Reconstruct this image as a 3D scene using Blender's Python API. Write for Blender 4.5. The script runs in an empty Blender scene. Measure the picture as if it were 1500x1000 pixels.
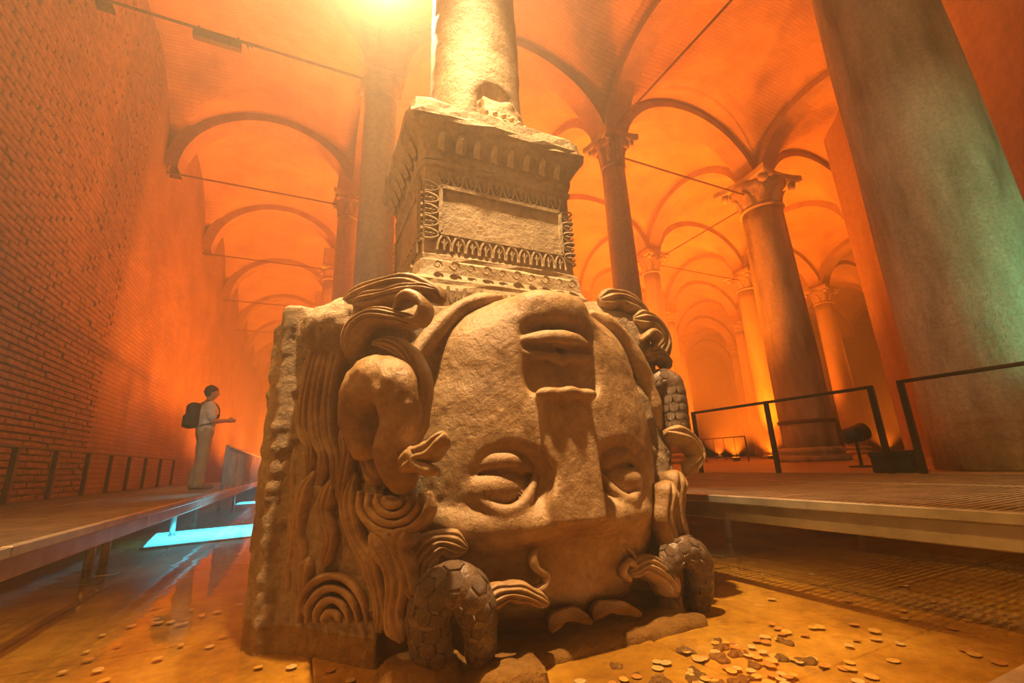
import bpy, math, random
import numpy as np
from mathutils import Vector, Matrix
random.seed(7); rng = np.random.default_rng(7)
S = bpy.context.scene
COL = S.collection
R = math.radians

# ------------------------------------------------------------------ camera, air, light, exposure
EYE = 0.62                      # camera height over the water (z = 0 is the water)
cam = bpy.data.cameras.new('camera'); cam.lens = 15.6; cam.sensor_width = 36; cam.clip_start = .05; cam.clip_end = 200
camo = bpy.data.objects.new('camera', cam); COL.objects.link(camo)
yaw, pit, rol = R(25.4), R(15.15), R(2.4)
fw = Vector((math.sin(yaw)*math.cos(pit), math.cos(yaw)*math.cos(pit), math.sin(pit)))
r0 = Vector((math.cos(yaw), -math.sin(yaw), 0)); u0 = r0.cross(fw)
cu = u0*math.cos(rol) + r0*math.sin(rol); cr = r0*math.cos(rol) - u0*math.sin(rol)
camo.matrix_world = Matrix(((cr.x, cu.x, -fw.x, 0), (cr.y, cu.y, -fw.y, 0), (cr.z, cu.z, -fw.z, EYE), (0, 0, 0, 1)))
S.camera = camo
S.view_settings.view_transform = 'Standard'; S.view_settings.look = 'None'
S.view_settings.exposure = 0.0; S.view_settings.gamma = 1; S.view_settings.use_curve_mapping = False
S.cycles.max_bounces = 5; S.cycles.diffuse_bounces = 3; S.cycles.volume_bounces = 0; S.cycles.transparent_max_bounces = 8
S.cycles.use_denoising = True; S.cycles.adaptive_threshold = .03; S.cycles.sample_clamp_indirect = 6

W = bpy.data.worlds.new('cistern_air'); S.world = W; W.use_nodes = True      # mist that fills the closed hall
nt = W.node_tree; nt.nodes.clear()
wo = nt.nodes.new('ShaderNodeOutputWorld'); bg = nt.nodes.new('ShaderNodeBackground'); bg.inputs[0].default_value = (0, 0, 0, 1)
vs = nt.nodes.new('ShaderNodeVolumeScatter'); vs.inputs['Color'].default_value = (1, .84, .68, 1)
vs.inputs['Density'].default_value = .029; vs.inputs['Anisotropy'].default_value = .4
nt.links.new(bg.outputs[0], wo.inputs['Surface']); nt.links.new(vs.outputs[0], wo.inputs['Volume'])

def lamp(name, kind, loc, energy, color, target=None, size=.08, cone=60, blend=.5):
    L = bpy.data.lights.new(name, kind); L.energy = energy; L.color = color
    if kind == 'AREA': L.shape = 'DISK'; L.size = size
    else: L.shadow_soft_size = size
    if kind == 'SPOT': L.spot_size = R(cone); L.spot_blend = blend
    o = bpy.data.objects.new(name, L); COL.objects.link(o); o.location = loc
    if target is not None:
        o.rotation_euler = (Vector(target) - Vector(loc)).to_track_quat('-Z', 'Y').to_euler()
    return o
ORANGE = (1, .165, .004); WARM = (1, .60, .21); AMBER = (1, .42, .07); TURQ = (.02, .62, .72)
# warm lamp on the vault just left of the carved pedestal's column, and the two spots that light the stone head
lamp('column_lamp', 'SPOT', (.48, 4.0, 5.95), 2600, (1, .62, .26), (-.2, 2.0, 5.9), .12, 172, .3)
lamp('head_spot', 'SPOT', (.30, 1.25, 6.9), 6500, (1, .60, .25), (1.0, 2.05, 1.2), .1, 29, .7)
lamp('pool_spot', 'SPOT', (-2.4, -.8, 5.6), 2200, AMBER, (3.5, .55, 0), .1, 28, .4)
lamp('pool_spot', 'SPOT', (-3.0, 2.0, 5.4), 800, AMBER, (-.5, 3.3, 0), .1, 42, .6)  # added to brighten the left part of the pool
lamp('added_fill_spot', 'SPOT', (-2.8, .3, 3.4), 260, (1, .52, .18), (1.0, 2.2, 2.6), .1, 34, .8)  # added soft fill for the front of head and pedestal
lamp('added_fill_spot', 'SPOT', (-2.8, -1.6, 4.6), 800, (1, .62, .28), (6.7, 1.7, 2.6), .1, 26, .6)  # unseen spot added to brighten the thick column on the right
lamp('added_fill_spot', 'SPOT', (-2.7, 2.2, 4.6), 650, (1, .62, .3), (-1.5, 9.4, 1.4), .1, 20, .6)  # unseen spot added to brighten the visitor

# ------------------------------------------------------------------ helpers
def new_mesh(name, verts, faces, mat=None, smooth=True):
    me = bpy.data.meshes.new(name)
    verts = np.asarray(verts, np.float32)
    if isinstance(faces, np.ndarray):
        k = faces.shape[1]; n = len(faces)
        me.vertices.add(len(verts)); me.vertices.foreach_set('co', verts.ravel())
        me.loops.add(n*k); me.loops.foreach_set('vertex_index', faces.ravel().astype(np.int32))
        me.polygons.add(n); me.polygons.foreach_set('loop_start', np.arange(0, n*k, k, dtype=np.int32))
        me.polygons.foreach_set('loop_total', np.full(n, k, np.int32))
        me.update(calc_edges=True)
    else:
        me.from_pydata([tuple(map(float, v)) for v in verts], [], faces)
    me.validate()
    if smooth: me.polygons.foreach_set('use_smooth', np.ones(len(me.polygons), bool))
    if mat: me.materials.append(mat)
    return me
def link(name, me, parent=None, loc=None, rot=None):
    o = bpy.data.objects.new(name, me); COL.objects.link(o); o.parent = parent
    if loc is not None: o.location = loc
    if rot is not None: o.rotation_euler = rot
    return o
def tag(o, label=None, cat=None, group=None, kind=None):
    if label: o['label'] = label
    if cat: o['category'] = cat
    if group: o['group'] = group
    if kind: o['kind'] = kind
    return o
def thing(name, label, cat, loc=(0, 0, 0), rz=0, group=None):
    o = bpy.data.objects.new(name, None); COL.objects.link(o); o.location = loc; o.rotation_euler = (0, 0, rz); o.empty_display_size = .2
    return tag(o, label, cat, group, 'thing')
def struct(name, label=None, cat=None, loc=(0, 0, 0), me=None):
    o = bpy.data.objects.new(name, me); COL.objects.link(o); o.location = loc
    return tag(o, label, cat, kind='structure')

class MB:                                     # collects quads / ngons
    def __init__(s): s.v = []; s.f = []
    def add(s, v, f):
        b = len(s.v); s.v += [tuple(p) for p in v]; s.f += [tuple(i + b for i in q) for q in f]; return s
    def box(s, lo, hi, M=None):
        (a, b, c), (d, e, f) = lo, hi
        v = [(a, b, c), (d, b, c), (d, e, c), (a, e, c), (a, b, f), (d, b, f), (d, e, f), (a, e, f)]
        if M is not None: v = [tuple(M @ Vector(p)) for p in v]
        return s.add(v, [(0, 3, 2, 1), (4, 5, 6, 7), (0, 1, 5, 4), (1, 2, 6, 5), (2, 3, 7, 6), (3, 0, 4, 7)])
    def cbox(s, lo, hi, c=.01):               # box with chamfered edges
        lo = np.array(lo, float); hi = np.array(hi, float); c = min(c, *(hi - lo)*.45)
        v = []; 
        P = lambda sx, sy, sz, ax: tuple((lo[i] + (c if i != ax else 0)) if t < 0 else (hi[i] - (c if i != ax else 0)) for i, t in enumerate((sx, sy, sz)))
        idx = {}
        for sx in (-1, 1):
            for sy in (-1, 1):
                for sz in (-1, 1):
                    for ax in range(3): idx[(sx, sy, sz, ax)] = len(v); v.append(P(sx, sy, sz, ax))
        f = []
        cyc = [(-1, -1), (1, -1), (1, 1), (-1, 1)]
        for ax in range(3):
            for sg in (-1, 1):
                q = []
                for (p, r) in cyc:
                    t = [0, 0, 0]; t[ax] = sg; t[(ax+1) % 3] = p; t[(ax+2) % 3] = r; q.append(idx[(*t, ax)])
                f.append(tuple(q if sg > 0 else q[::-1]))
        for ax in range(3):                   # edges along ax
            b, d = (ax+1) % 3, (ax+2) % 3
            for sb in (-1, 1):
                for sd in (-1, 1):
                    q = []
                    for (sa, fa) in ((-1, b), (1, b), (1, d), (-1, d)):
                        t = [0, 0, 0]; t[ax] = sa; t[b] = sb; t[d] = sd; q.append(idx[(*t, fa)])
                    f.append(tuple(q if sb*sd < 0 else q[::-1]))
        for sx in (-1, 1):
            for sy in (-1, 1):
                for sz in (-1, 1):
                    q = [idx[(sx, sy, sz, a)] for a in range(3)]
                    f.append(tuple(q if sx*sy*sz > 0 else q[::-1]))
        return s.add(v, f)
    def bar(s, p, q, r, n=8, r2=None):
        p, q = Vector(p), Vector(q); t = (q - p).normalized(); a = t.orthogonal().normalized(); b = t.cross(a); r2 = r if r2 is None else r2
        v = [p + (a*math.cos(2*math.pi*k/n) + b*math.sin(2*math.pi*k/n))*r for k in range(n)] + [q + (a*math.cos(2*math.pi*k/n) + b*math.sin(2*math.pi*k/n))*r2 for k in range(n)]
        return s.add(v, [(k, (k+1) % n, n+(k+1) % n, n+k) for k in range(n)] + [tuple(range(n))[::-1], tuple(range(n, 2*n))])
    def sqbar(s, p, q, w, h=None):            # square bar
        p, q = Vector(p), Vector(q); h = h or w; t = (q - p).normalized()
        ref = Vector((0, 0, 1)) if abs(t.z) < .9 else Vector((1, 0, 0)); a = t.cross(ref).normalized(); b = a.cross(t)
        c = [(-1, -1), (1, -1), (1, 1), (-1, 1)]
        v = [e + a*w/2*x + b*h/2*y for e in (p, q) for x, y in c]
        return s.add(v, [(0, 1, 2, 3)[::-1], (4, 5, 6, 7), (0, 1, 5, 4), (1, 2, 6, 5), (2, 3, 7, 6), (3, 0, 4, 7)])
    def lathe(s, prof, n=32, fn=None):        # prof: [(r, z)]; fn(a, r, z) -> r
        v = []
        for r, z in prof:
            for k in range(n):
                a = 2*math.pi*k/n; rr = fn(a, r, z) if fn else r; v.append((rr*math.cos(a), rr*math.sin(a), z))
        m = len(prof); f = [(i*n+k, i*n+(k+1) % n, (i+1)*n+(k+1) % n, (i+1)*n+k) for i in range(m-1) for k in range(n)]
        return s.add(v, f + [tuple(range(n))[::-1], tuple(range((m-1)*n, m*n))])
    def mesh(s, name, mat, smooth=False): return new_mesh(name, s.v, s.f, mat, smooth)
    def obj(s, name, mat, parent=None, smooth=False, loc=None, rot=None): return link(name, s.mesh(name, mat, smooth), parent, loc, rot)

def spline(pts, n):                           # Catmull-Rom through points (any dimension), n samples
    P = np.asarray(pts, float); P = np.vstack([2*P[0]-P[1], P, 2*P[-1]-P[-2]]); m = len(P) - 3
    t = np.linspace(0, m - 1e-9, n); i = t.astype(int); f = (t - i)[:, None]
    a, b, c, d = P[i], P[i+1], P[i+2], P[i+3]
    return .5*((2*b) + (-a+c)*f + (2*a-5*b+4*c-d)*f**2 + (-a+3*b-3*c+d)*f**3)

# ------------------------------------------------------------------ signed-distance sculpting
class Field:
    def __init__(s, lo, hi, h):
        s.lo = np.array(lo, float); s.h = h; s.n = np.ceil((np.array(hi) - s.lo)/h).astype(int) + 1
        s.ax = [s.lo[i] + h*np.arange(s.n[i]) for i in range(3)]; s.f = np.full(s.n, 9., np.float32)
    def _sl(s, lo, hi):
        sl = []
        for i in range(3):
            a = int(np.clip(math.floor((lo[i]-s.lo[i])/s.h), 0, s.n[i])); b = int(np.clip(math.ceil((hi[i]-s.lo[i])/s.h)+1, 0, s.n[i])); sl.append(slice(a, b))
        g = (s.ax[0][sl[0]][:, None, None].astype(np.float32), s.ax[1][sl[1]][None, :, None].astype(np.float32), s.ax[2][sl[2]][None, None, :].astype(np.float32))
        return tuple(sl), g
    def op(s, fn, lo, hi, k=.02, sub=False):
        pad = max(k*1.2, .03); sl, g = s._sl(np.array(lo)-pad, np.array(hi)+pad)
        if min(x.stop-x.start for x in sl) <= 0: return s
        a = s.f[sl]; b = fn(*g).astype(np.float32)
        if sub:
            d = np.clip(.5 - .5*(a + b)/k, 0, 1) if k else 0
            s.f[sl] = a + (-b - a)*d + k*d*(1-d)
        else:
            d = np.clip(.5 + .5*(b - a)/k, 0, 1); s.f[sl] = b + (a - b)*d - k*d*(1-d)
        return s
    def ell(s, c, r, k=.03, sub=False, p=2., rot=0., rx=0.):
        c = np.array(c, float); r = np.array(r, float); m = max(r); ca, sa = math.cos(rot), math.sin(rot); cx, sx = math.cos(rx), math.sin(rx)
        def fn(x, y, z):
            x, y, z = x-c[0], y-c[1], z-c[2]
            if rot: x, z = x*ca + z*sa, -x*sa + z*ca
            if rx: y, z = y*cx + z*sx, -y*sx + z*cx
            q = (np.abs(x/r[0])**p + np.abs(y/r[1])**p + np.abs(z/r[2])**p)**(1/p)
            return (q - 1)*min(r)*np.where(q > 1, 1., 1.)
        b = r if not (rot or rx) else np.full(3, m)
        return s.op(fn, c-b, c+b, k, sub)
    def box(s, c, r, rad=.02, k=.02, sub=False, rx=0., rz=0.):
        c = np.array(c, float); r = np.array(r, float); cx, sx = math.cos(rx), math.sin(rx); cz, sz = math.cos(rz), math.sin(rz)
        def fn(x, y, z):
            x, y, z = x-c[0], y-c[1], z-c[2]
            if rz: x, y = x*cz + y*sz, -x*sz + y*cz
            if rx: y, z = y*cx + z*sx, -y*sx + z*cx
            qx, qy, qz = np.abs(x)-r[0]+rad, np.abs(y)-r[1]+rad, np.abs(z)-r[2]+rad
            return np.sqrt(np.maximum(qx, 0)**2 + np.maximum(qy, 0)**2 + np.maximum(qz, 0)**2) + np.minimum(np.maximum(np.maximum(qx, qy), qz), 0) - rad
        b = r if not (rx or rz) else np.full(3, np.linalg.norm(r))
        return s.op(fn, c-b, c+b, k, sub)
    def cap(s, a, b, ra, rb, k=.02, sub=False):
        a = np.array(a, float); b = np.array(b, float); ab = b-a; L2 = max(ab@ab, 1e-9); m = max(ra, rb)
        def fn(x, y, z):
            x, y, z = x-a[0], y-a[1], z-a[2]
            t = np.clip((x*ab[0] + y*ab[1] + z*ab[2])/L2, 0, 1)
            return np.sqrt((x-t*ab[0])**2 + (y-t*ab[1])**2 + (z-t*ab[2])**2) - (ra + (rb-ra)*t)
        return s.op(fn, np.minimum(a, b)-m, np.maximum(a, b)+m, k, sub)
    def tube(s, pts, k=.02, sub=False, n=None):      # pts: (x, y, z, r)
        q = spline(pts, n or 5*len(pts))
        for a, b in zip(q[:-1], q[1:]): s.cap(a[:3], b[:3], a[3], b[3], k, sub)
        return s
    def noise(s, amp, scale, seed=0):
        g = np.random.default_rng(seed)
        def vn(sc):
            m = np.ceil(s.n*s.h/sc).astype(int) + 2; L = g.standard_normal(m).astype(np.float32); out = L
            for i in range(3):
                t = np.arange(s.n[i])*s.h/sc; j = t.astype(int); f = (t-j); f = f*f*(3-2*f); sh = [1, 1, 1]; sh[i] = -1; f = f.reshape(sh).astype(np.float32)
                out = np.take(out, j, i)*(1-f) + np.take(out, j+1, i)*f
            return out
        s.f += amp*(vn(scale) + .5*vn(scale*.5))
        return s
    def mesh(s, name, mat):
        f = s.f; sg = f < 0
        n0, n1, n2 = f.shape
        c = sg[:-1, :-1, :-1].astype(np.int8)
        for dx in (0, 1):
            for dy in (0, 1):
                for dz in (0, 1):
                    if dx+dy+dz: c = c + sg[dx:n0-1+dx, dy:n1-1+dy, dz:n2-1+dz]
        act = (c > 0) & (c < 8); I = np.argwhere(act)
        acc = np.zeros((len(I), 3), np.float32); cnt = np.zeros(len(I), np.float32)
        cor = [(x, y, z) for x in (0, 1) for y in (0, 1) for z in (0, 1)]
        for a in cor:
            for ax in range(3):
                if a[ax]: continue
                b = list(a); b[ax] = 1
                fa = f[I[:, 0]+a[0], I[:, 1]+a[1], I[:, 2]+a[2]]; fb = f[I[:, 0]+b[0], I[:, 1]+b[1], I[:, 2]+b[2]]
                m = (fa < 0) != (fb < 0); t = np.where(m, fa/np.where(m, fa-fb, 1), 0)
                p = np.tile(np.array(a, np.float32), (len(I), 1)); p[:, ax] = t
                acc[m] += p[m]; cnt += m
        V = s.lo + s.h*(I + acc/cnt[:, None])
        idx = np.full(act.shape, -1, np.int32); idx[act] = np.arange(len(I))
        Q = []
        for ax in range(3):
            sl0 = [slice(1, -1)]*3; sl1 = [slice(1, -1)]*3; sl0[ax] = slice(0, -1); sl1[ax] = slice(1, None)
            a, b = sg[tuple(sl0)], sg[tuple(sl1)]; e = np.argwhere(a != b); fl = a[a != b]
            o = np.array([1, 1, 1]); o[ax] = 0; e = e + o
            u, v = (ax+1) % 3, (ax+2) % 3
            qs = []
            for du, dv in ((-1, -1), (0, -1), (0, 0), (-1, 0)):
                g = e.copy(); g[:, u] += du; g[:, v] += dv; qs.append(idx[g[:, 0], g[:, 1], g[:, 2]])
            q = np.stack(qs, 1); q[~fl] = q[~fl][:, ::-1]; Q.append(q)
        Q = np.vstack(Q); Q = Q[(Q >= 0).all(1)]
        return new_mesh(name, V, Q, mat)

# ------------------------------------------------------------------ materials
def mat(name, build, rough=.6, metal=0.):
    m = bpy.data.materials.new(name); m.use_nodes = True; t = m.node_tree; b = t.nodes['Principled BSDF']
    b.inputs['Roughness'].default_value = rough; b.inputs['Metallic'].default_value = metal
    build(t, b); return m
def nd(t, k, **kw):
    n = t.nodes.new(k)
    for a, v in kw.items():
        if a in n.inputs: n.inputs[a].default_value = v
        else: setattr(n, a, v)
    return n
def noise(t, scale, detail=6, rough=.6, vec=None, stretch=None):
    n = t.nodes.new('ShaderNodeTexNoise'); n.inputs['Scale'].default_value = scale; n.inputs['Detail'].default_value = detail; n.inputs['Roughness'].default_value = rough
    if vec is None: vec = t.nodes.new('ShaderNodeTexCoord').outputs['Object']
    if stretch:
        mp = t.nodes.new('ShaderNodeMapping'); mp.inputs['Scale'].default_value = stretch; t.links.new(vec, mp.inputs[0]); vec = mp.outputs[0]
    t.links.new(vec, n.inputs['Vector']); return n.outputs['Fac']
def ramp(t, fac, stops):
    r = t.nodes.new('ShaderNodeValToRGB'); e = r.color_ramp.elements
    while len(e) < len(stops): e.new(.5)
    for q, (p, c) in zip(e, stops): q.position = p; q.color = (*c, 1) if len(c) == 3 else c
    t.links.new(fac, r.inputs[0]); return r.outputs[0]
def mixc(t, a, b, fac, mode='MIX'):
    m = t.nodes.new('ShaderNodeMix'); m.data_type = 'RGBA'; m.blend_type = mode
    if isinstance(fac, float): m.inputs[0].default_value = fac
    else: t.links.new(fac, m.inputs[0])
    for s_, i in ((a, 6), (b, 7)):
        if isinstance(s_, tuple): m.inputs[i].default_value = (*s_, 1)
        else: t.links.new(s_, m.inputs[i])
    return m.outputs[2]
def bump(t, b, h, strength=.3, dist=.02, prev=None):
    n = t.nodes.new('ShaderNodeBump'); n.inputs['Strength'].default_value = strength; n.inputs['Distance'].default_value = dist
    t.links.new(h, n.inputs['Height'])
    if prev: t.links.new(prev, n.inputs['Normal'])
    t.links.new(n.outputs[0], b.inputs['Normal']); return n.outputs[0]
def stone(name, c1, c2, c3, scale=2.5, rough=.55, bs=.5, pits=True, fine=40, stretch=None, bd=.012):
    def bld(t, b):
        a = noise(t, scale, 8, .62, stretch=stretch); col = ramp(t, a, [(.3, c1), (.5, c2), (.72, c3)])
        s2 = noise(t, scale*9, 5, .7); col = mixc(t, col, ramp(t, s2, [(.35, (.62, .60, .56)), (.6, (1, 1, 1))]), .7, 'MULTIPLY')
        t.links.new(col, b.inputs['Base Color'])
        n1 = bump(t, b, noise(t, fine, 8, .7), bs, bd)
        n1 = bump(t, b, noise(t, scale*4, 4, .6), bs*.6, .03, n1)
        if pits:
            v = t.nodes.new('ShaderNodeTexVoronoi'); v.inputs['Scale'].default_value = 26; tc = t.nodes.new('ShaderNodeTexCoord'); t.links.new(tc.outputs['Object'], v.inputs['Vector'])
            bump(t, b, ramp(t, v.outputs['Distance'], [(.0, (0, 0, 0)), (.22, (1, 1, 1))]), bs*.35, .01, n1)
        r = ramp(t, s2, [(.3, (rough-.12,)*3), (.7, (rough+.12,)*3)]); t.links.new(r, b.inputs['Roughness'])
    return mat(name, bld)
def plain(name, c, rough=.5, metal=0., var=.25, scale=8., bs=.1):
    def bld(t, b):
        a = noise(t, scale, 5); t.links.new(ramp(t, a, [(.3, tuple(x*(1-var) for x in c)), (.7, tuple(min(1, x*(1+var)) for x in c))]), b.inputs['Base Color'])
        bump(t, b, noise(t, scale*6, 4), bs, .005)
    return mat(name, bld, rough, metal)
def emit(name, c, s):
    def bld(t, b):
        b.inputs['Emission Color'].default_value = (*c, 1); b.inputs['Emission Strength'].default_value = s; b.inputs['Base Color'].default_value = (*c, 1)
    return mat(name, bld)
def brickmat(name, c1, c2, mortar, bw, bh, axes, ms=.02, bs=.5, rough=.75):
    def bld(t, b):
        tc = t.nodes.new('ShaderNodeTexCoord'); sp = t.nodes.new('ShaderNodeSeparateXYZ'); cb = t.nodes.new('ShaderNodeCombineXYZ')
        t.links.new(tc.outputs['Object'], sp.inputs[0]); t.links.new(sp.outputs[axes[0]], cb.inputs[0]); t.links.new(sp.outputs[axes[1]], cb.inputs[1])
        k = t.nodes.new('ShaderNodeTexBrick'); t.links.new(cb.outputs[0], k.inputs['Vector'])
        for n_, v in (('Scale', 1.), ('Mortar Size', ms), ('Brick Width', bw), ('Row Height', bh), ('Mortar Smooth', .3), ('Bias', 0.)): k.inputs[n_].default_value = v
        k.inputs['Color1'].default_value = (*c1, 1); k.inputs['Color2'].default_value = (*c2, 1); k.inputs['Mortar'].default_value = (*mortar, 1)
        col = mixc(t, k.outputs['Color'], ramp(t, noise(t, 1.1, 6), [(.3, (.55, .52, .5)), (.65, (1, 1, 1))]), .8, 'MULTIPLY')
        t.links.new(col, b.inputs['Base Color'])
        iv = t.nodes.new('ShaderNodeMath'); iv.operation = 'SUBTRACT'; iv.inputs[0].default_value = 1; t.links.new(k.outputs['Fac'], iv.inputs[1])
        n1 = bump(t, b, iv.outputs[0], bs, .02); bump(t, b, noise(t, 14, 6), .35, .02, n1)
    return mat(name, bld, rough)

M_head = stone('carved_limestone', (.26, .145, .06), (.43, .265, .125), (.58, .40, .22), 2.2, .42, .55)
M_hair = stone('carved_limestone_hair', (.22, .115, .045), (.38, .23, .10), (.54, .37, .19), 3., .40, .5)
M_snake = stone('dark_wet_limestone', (.09, .055, .03), (.16, .10, .06), (.26, .17, .10), 5., .25, .4)
M_block = stone('rough_hewn_limestone', (.26, .16, .09), (.40, .27, .15), (.52, .38, .23), 3., .55, 1., fine=22, bd=.03)
M_ped = stone('pedestal_marble', (.29, .20, .11), (.44, .32, .19), (.57, .44, .28), 3., .6, .7)
M_shaft = stone('column_marble', (.40, .33, .25), (.55, .46, .36), (.68, .58, .46), 1.6, .6, .5, False, stretch=(1, 1, .25))
M_big = stone('streaked_column_granite', (.22, .18, .13), (.46, .40, .31), (.68, .60, .48), 3.2, .62, .9, True, stretch=(1, 1, .22))
M_capital = stone('capital_marble', (.36, .28, .2), (.52, .42, .31), (.64, .53, .4), 4, .65, .6, False)
M_wall = stone('stained_plaster', (.40, .26, .17), (.50, .34, .23), (.58, .42, .30), .7, .8, .35, False, stretch=(2.2, 2.2, .25))
M_brick = stone('old_brick', (.30, .17, .10), (.42, .25, .15), (.55, .36, .22), 6, .75, .5, False)
M_mortar = stone('lime_mortar', (.26, .18, .12), (.34, .25, .17), (.42, .32, .22), 4, .85, .4, False)
M_brickfar = brickmat('far_brickwork', (.40, .24, .14), (.50, .32, .2), (.30, .21, .14), .34, .09, ('Y', 'Z'), .016)
M_vault = brickmat('vault_brickwork', (.60, .40, .20), (.68, .46, .24), (.52, .35, .18), .36, .075, ('X', 'Y'), .010, .3)
M_arch = stone('arch_brick', (.40, .27, .18), (.50, .35, .24), (.58, .42, .30), 3, .75, .5, False)
M_floor = stone('silted_pool_floor', (.30, .17, .03), (.52, .33, .06), (.70, .50, .13), 2.3, .6, .8, False, fine=18, bd=.02)
M_ledge = stone('ledge_stone', (.26, .19, .13), (.36, .27, .19), (.44, .34, .25), 1.2, .5, .4, False)
M_metal = plain('galvanised_steel', (.38, .36, .31), .42, .6, .3, 5, .2)
M_grate = plain('grating_steel', (.46, .38, .29), .42, .6, .3, 6, .1)
M_rail = plain('dark_rail_paint', (.035, .028, .024), .45, .3, .3, 10)
M_leftrail = plain('brown_rail_paint', (.13, .085, .06), .5, .2, .3, 10)
M_iron = plain('rusted_iron', (.16, .09, .05), .7, .4, .4, 20, .3)
M_black = plain('black_plastic', (.02, .018, .018), .5, 0, .3, 12)

# ------------------------------------------------------------------ the hall
SU, SV, U0, V0 = 4.6, 5.29, 2.636, 1.026          # column grid: Y = U0 + i*SU, X = V0 + j*SV
XW = -3.45                                        # brick wall on the left
NECK, SPRING, APEX = 7.24, 7.75, 9.65
gy = lambda i: U0 + i*SU
gx = lambda j: XW if j < 0 else V0 + j*SV
IMAX, JMAX = 9, 7

# pool floor: stone slabs under the water
floor = struct('floor', 'ochre silted stone floor of the shallow pool', 'floor', me=MB().box((-3.6, -6.6, -.4), (5.05, 46, -.125)).mesh('floor', M_floor))
xs = [-3.45, -2.3, -1.15, .1, 1.35, 2.6, 3.85, 5.0]
for a in range(7):
    y = -1.1 - .37*(a % 3)
    while y < 13:
        L = random.uniform(1.1, 1.9); g = .003
        m = MB().cbox((xs[a]+g, y+g, -.2), (xs[a+1]-g, y+L-g, -.10 + random.uniform(-.005, .003)), .007)
        m.obj('slab', M_floor, floor); y += L
# raised stone floor on the right, beyond the walkway
led = struct('floor_ledge', 'raised stone floor behind the right walkway', 'floor', me=MB().box((5.0, -6.6, -.4), (46, 46, .335)).mesh('floor_ledge', M_ledge))
y = -2.
while y < 9:
    MB().cbox((5.005, y+.006, .30), (5.9, y+.9-.006, .365 + random.uniform(-.006, .006)), .012).obj('kerb_stone', M_ledge, led); y += .9

# water
def bw(t, b):
    o = t.nodes['Material Output']; t.nodes.remove(b)
    g = nd(t, 'ShaderNodeBsdfGlossy', Roughness=.03); tr = nd(t, 'ShaderNodeBsdfTransparent'); tr.inputs[0].default_value = (.86, .74, .50, 1)
    f = nd(t, 'ShaderNodeFresnel', IOR=1.33); mx = t.nodes.new('ShaderNodeMixShader')
    n = t.nodes.new('ShaderNodeBump'); n.inputs['Strength'].default_value = .12; n.inputs['Distance'].default_value = .02
    t.links.new(noise(t, 3.5, 3, .5), n.inputs['Height']); t.links.new(n.outputs[0], g.inputs['Normal']); t.links.new(n.outputs[0], f.inputs['Normal'])
    t.links.new(f.outputs[0], mx.inputs[0]); t.links.new(tr.outputs[0], mx.inputs[1]); t.links.new(g.outputs[0], mx.inputs[2]); t.links.new(mx.outputs[0], o.inputs['Surface'])
M_water = mat('still_water', bw)
wat = link('water', new_mesh('water', [(-3.41, -6.45, 0), (4.995, -6.45, 0), (4.995, 43.9, 0), (-3.41, 43.9, 0)], [(0, 1, 2, 3)], M_water))
tag(wat, 'shallow still amber water covering the pool floor', 'water', kind='stuff')

# left brick wall: real bricks near the camera, brickwork material further off
wl = struct('wall_left', 'tall brick wall running down the left side', 'wall', me=MB().box((XW-.5, -6.6, -.4), (XW-.022, 46, 10.4)).mesh('wall_left', M_mortar))
MB().box((XW-.03, 10.5, -.12), (XW, 45.5, 10.3)).obj('far_brickwork', M_brickfar, wl)
MB().box((XW-.03, -6.5, -.12), (XW, 1.2, 10.3)).obj('side_brickwork', M_brickfar, wl)
BH, BL = .09, .34
brick_me = [MB().cbox((-.03, -BL/2+.006+d, -BH/2+.013), (.022, BL/2-.006-d, BH/2-.013+e), .008).mesh('brick', M_brick) for d, e in ((0, 0), (.004, .004), (.008, -.004), (.002, .006))]
cand = []
cwi = camo.matrix_world.inverted()
for c in range(int(9.9/BH)):
    z = -.1 + BH*(c + .5); off = (c % 2)*BL/2 + random.uniform(-.02, .02); y = 1.25 + off
    while y < 10.5:
        p = cwi @ Vector((XW, y, z)); vis = p.z < 0 and abs(p.x/-p.z) < 1.16 and abs(p.y/-p.z) < .79
        d = (Vector((XW, y, z)) - camo.location).length
        cand.append((0 if vis else 1, d, y, z, XW + random.uniform(-.012, .012), random.uniform(-.012, .012))); y += BL
cand.sort()
for k, (v_, d, y, z, x, r) in enumerate(cand[:300]):
    link('brick', brick_me[k % 4], wl, (x, y, z), (r, 0, r))
MBr = MB()
for (v_, d, y, z, x, r) in cand[300:]:
    if v_ and d > 9: continue
    MBr.box((x-.03, y-BL/2+.006+abs(r)*.3, z-BH/2+.013+r*.3), (x+.022+r*.4, y+BL/2-.006, z+BH/2-.013+r*.3))
o = MBr.obj('brickwork_courses', M_brick, wl); o['kind'] = 'stuff'

struct('wall_back', 'far end wall lost in orange mist', 'wall', me=MB().box((-4, gy(IMAX), -.4), (46, gy(IMAX)+.5, 10.4)).mesh('wall_back', M_wall))
struct('wall_behind', 'wall behind the viewer', 'wall', me=MB().box((-4, -7, -.4), (46, -6.5, 10.4)).mesh('wall_behind', M_wall))
struct('wall_far_right', 'far right end wall lost in the mist', 'wall', me=MB().box((gx(JMAX), -7, -.4), (gx(JMAX)+.5, 46, 10.4)).mesh('wall_far_right', M_wall))
# plastered partition on the right, standing askew to the grid
a, b = Vector((14.15, 6.45, 0)), Vector((4.2, -3.5, 0)); d = (a-b).normalized(); n = Vector((d.y, -d.x, 0))*.6
wr = MB(); v = [b, a, a+n, b+n]; wr.add([(*p.xy, -.3) for p in v] + [(*p.xy, 10.3) for p in v], [(0, 3, 2, 1), (4, 5, 6, 7), (0, 1, 5, 4), (1, 2, 6, 5), (2, 3, 7, 6), (3, 0, 4, 7)])
struct('wall_right', 'streaked plaster partition wall behind the thick column on the right', 'wall', me=wr.mesh('wall_right', M_wall))

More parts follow.
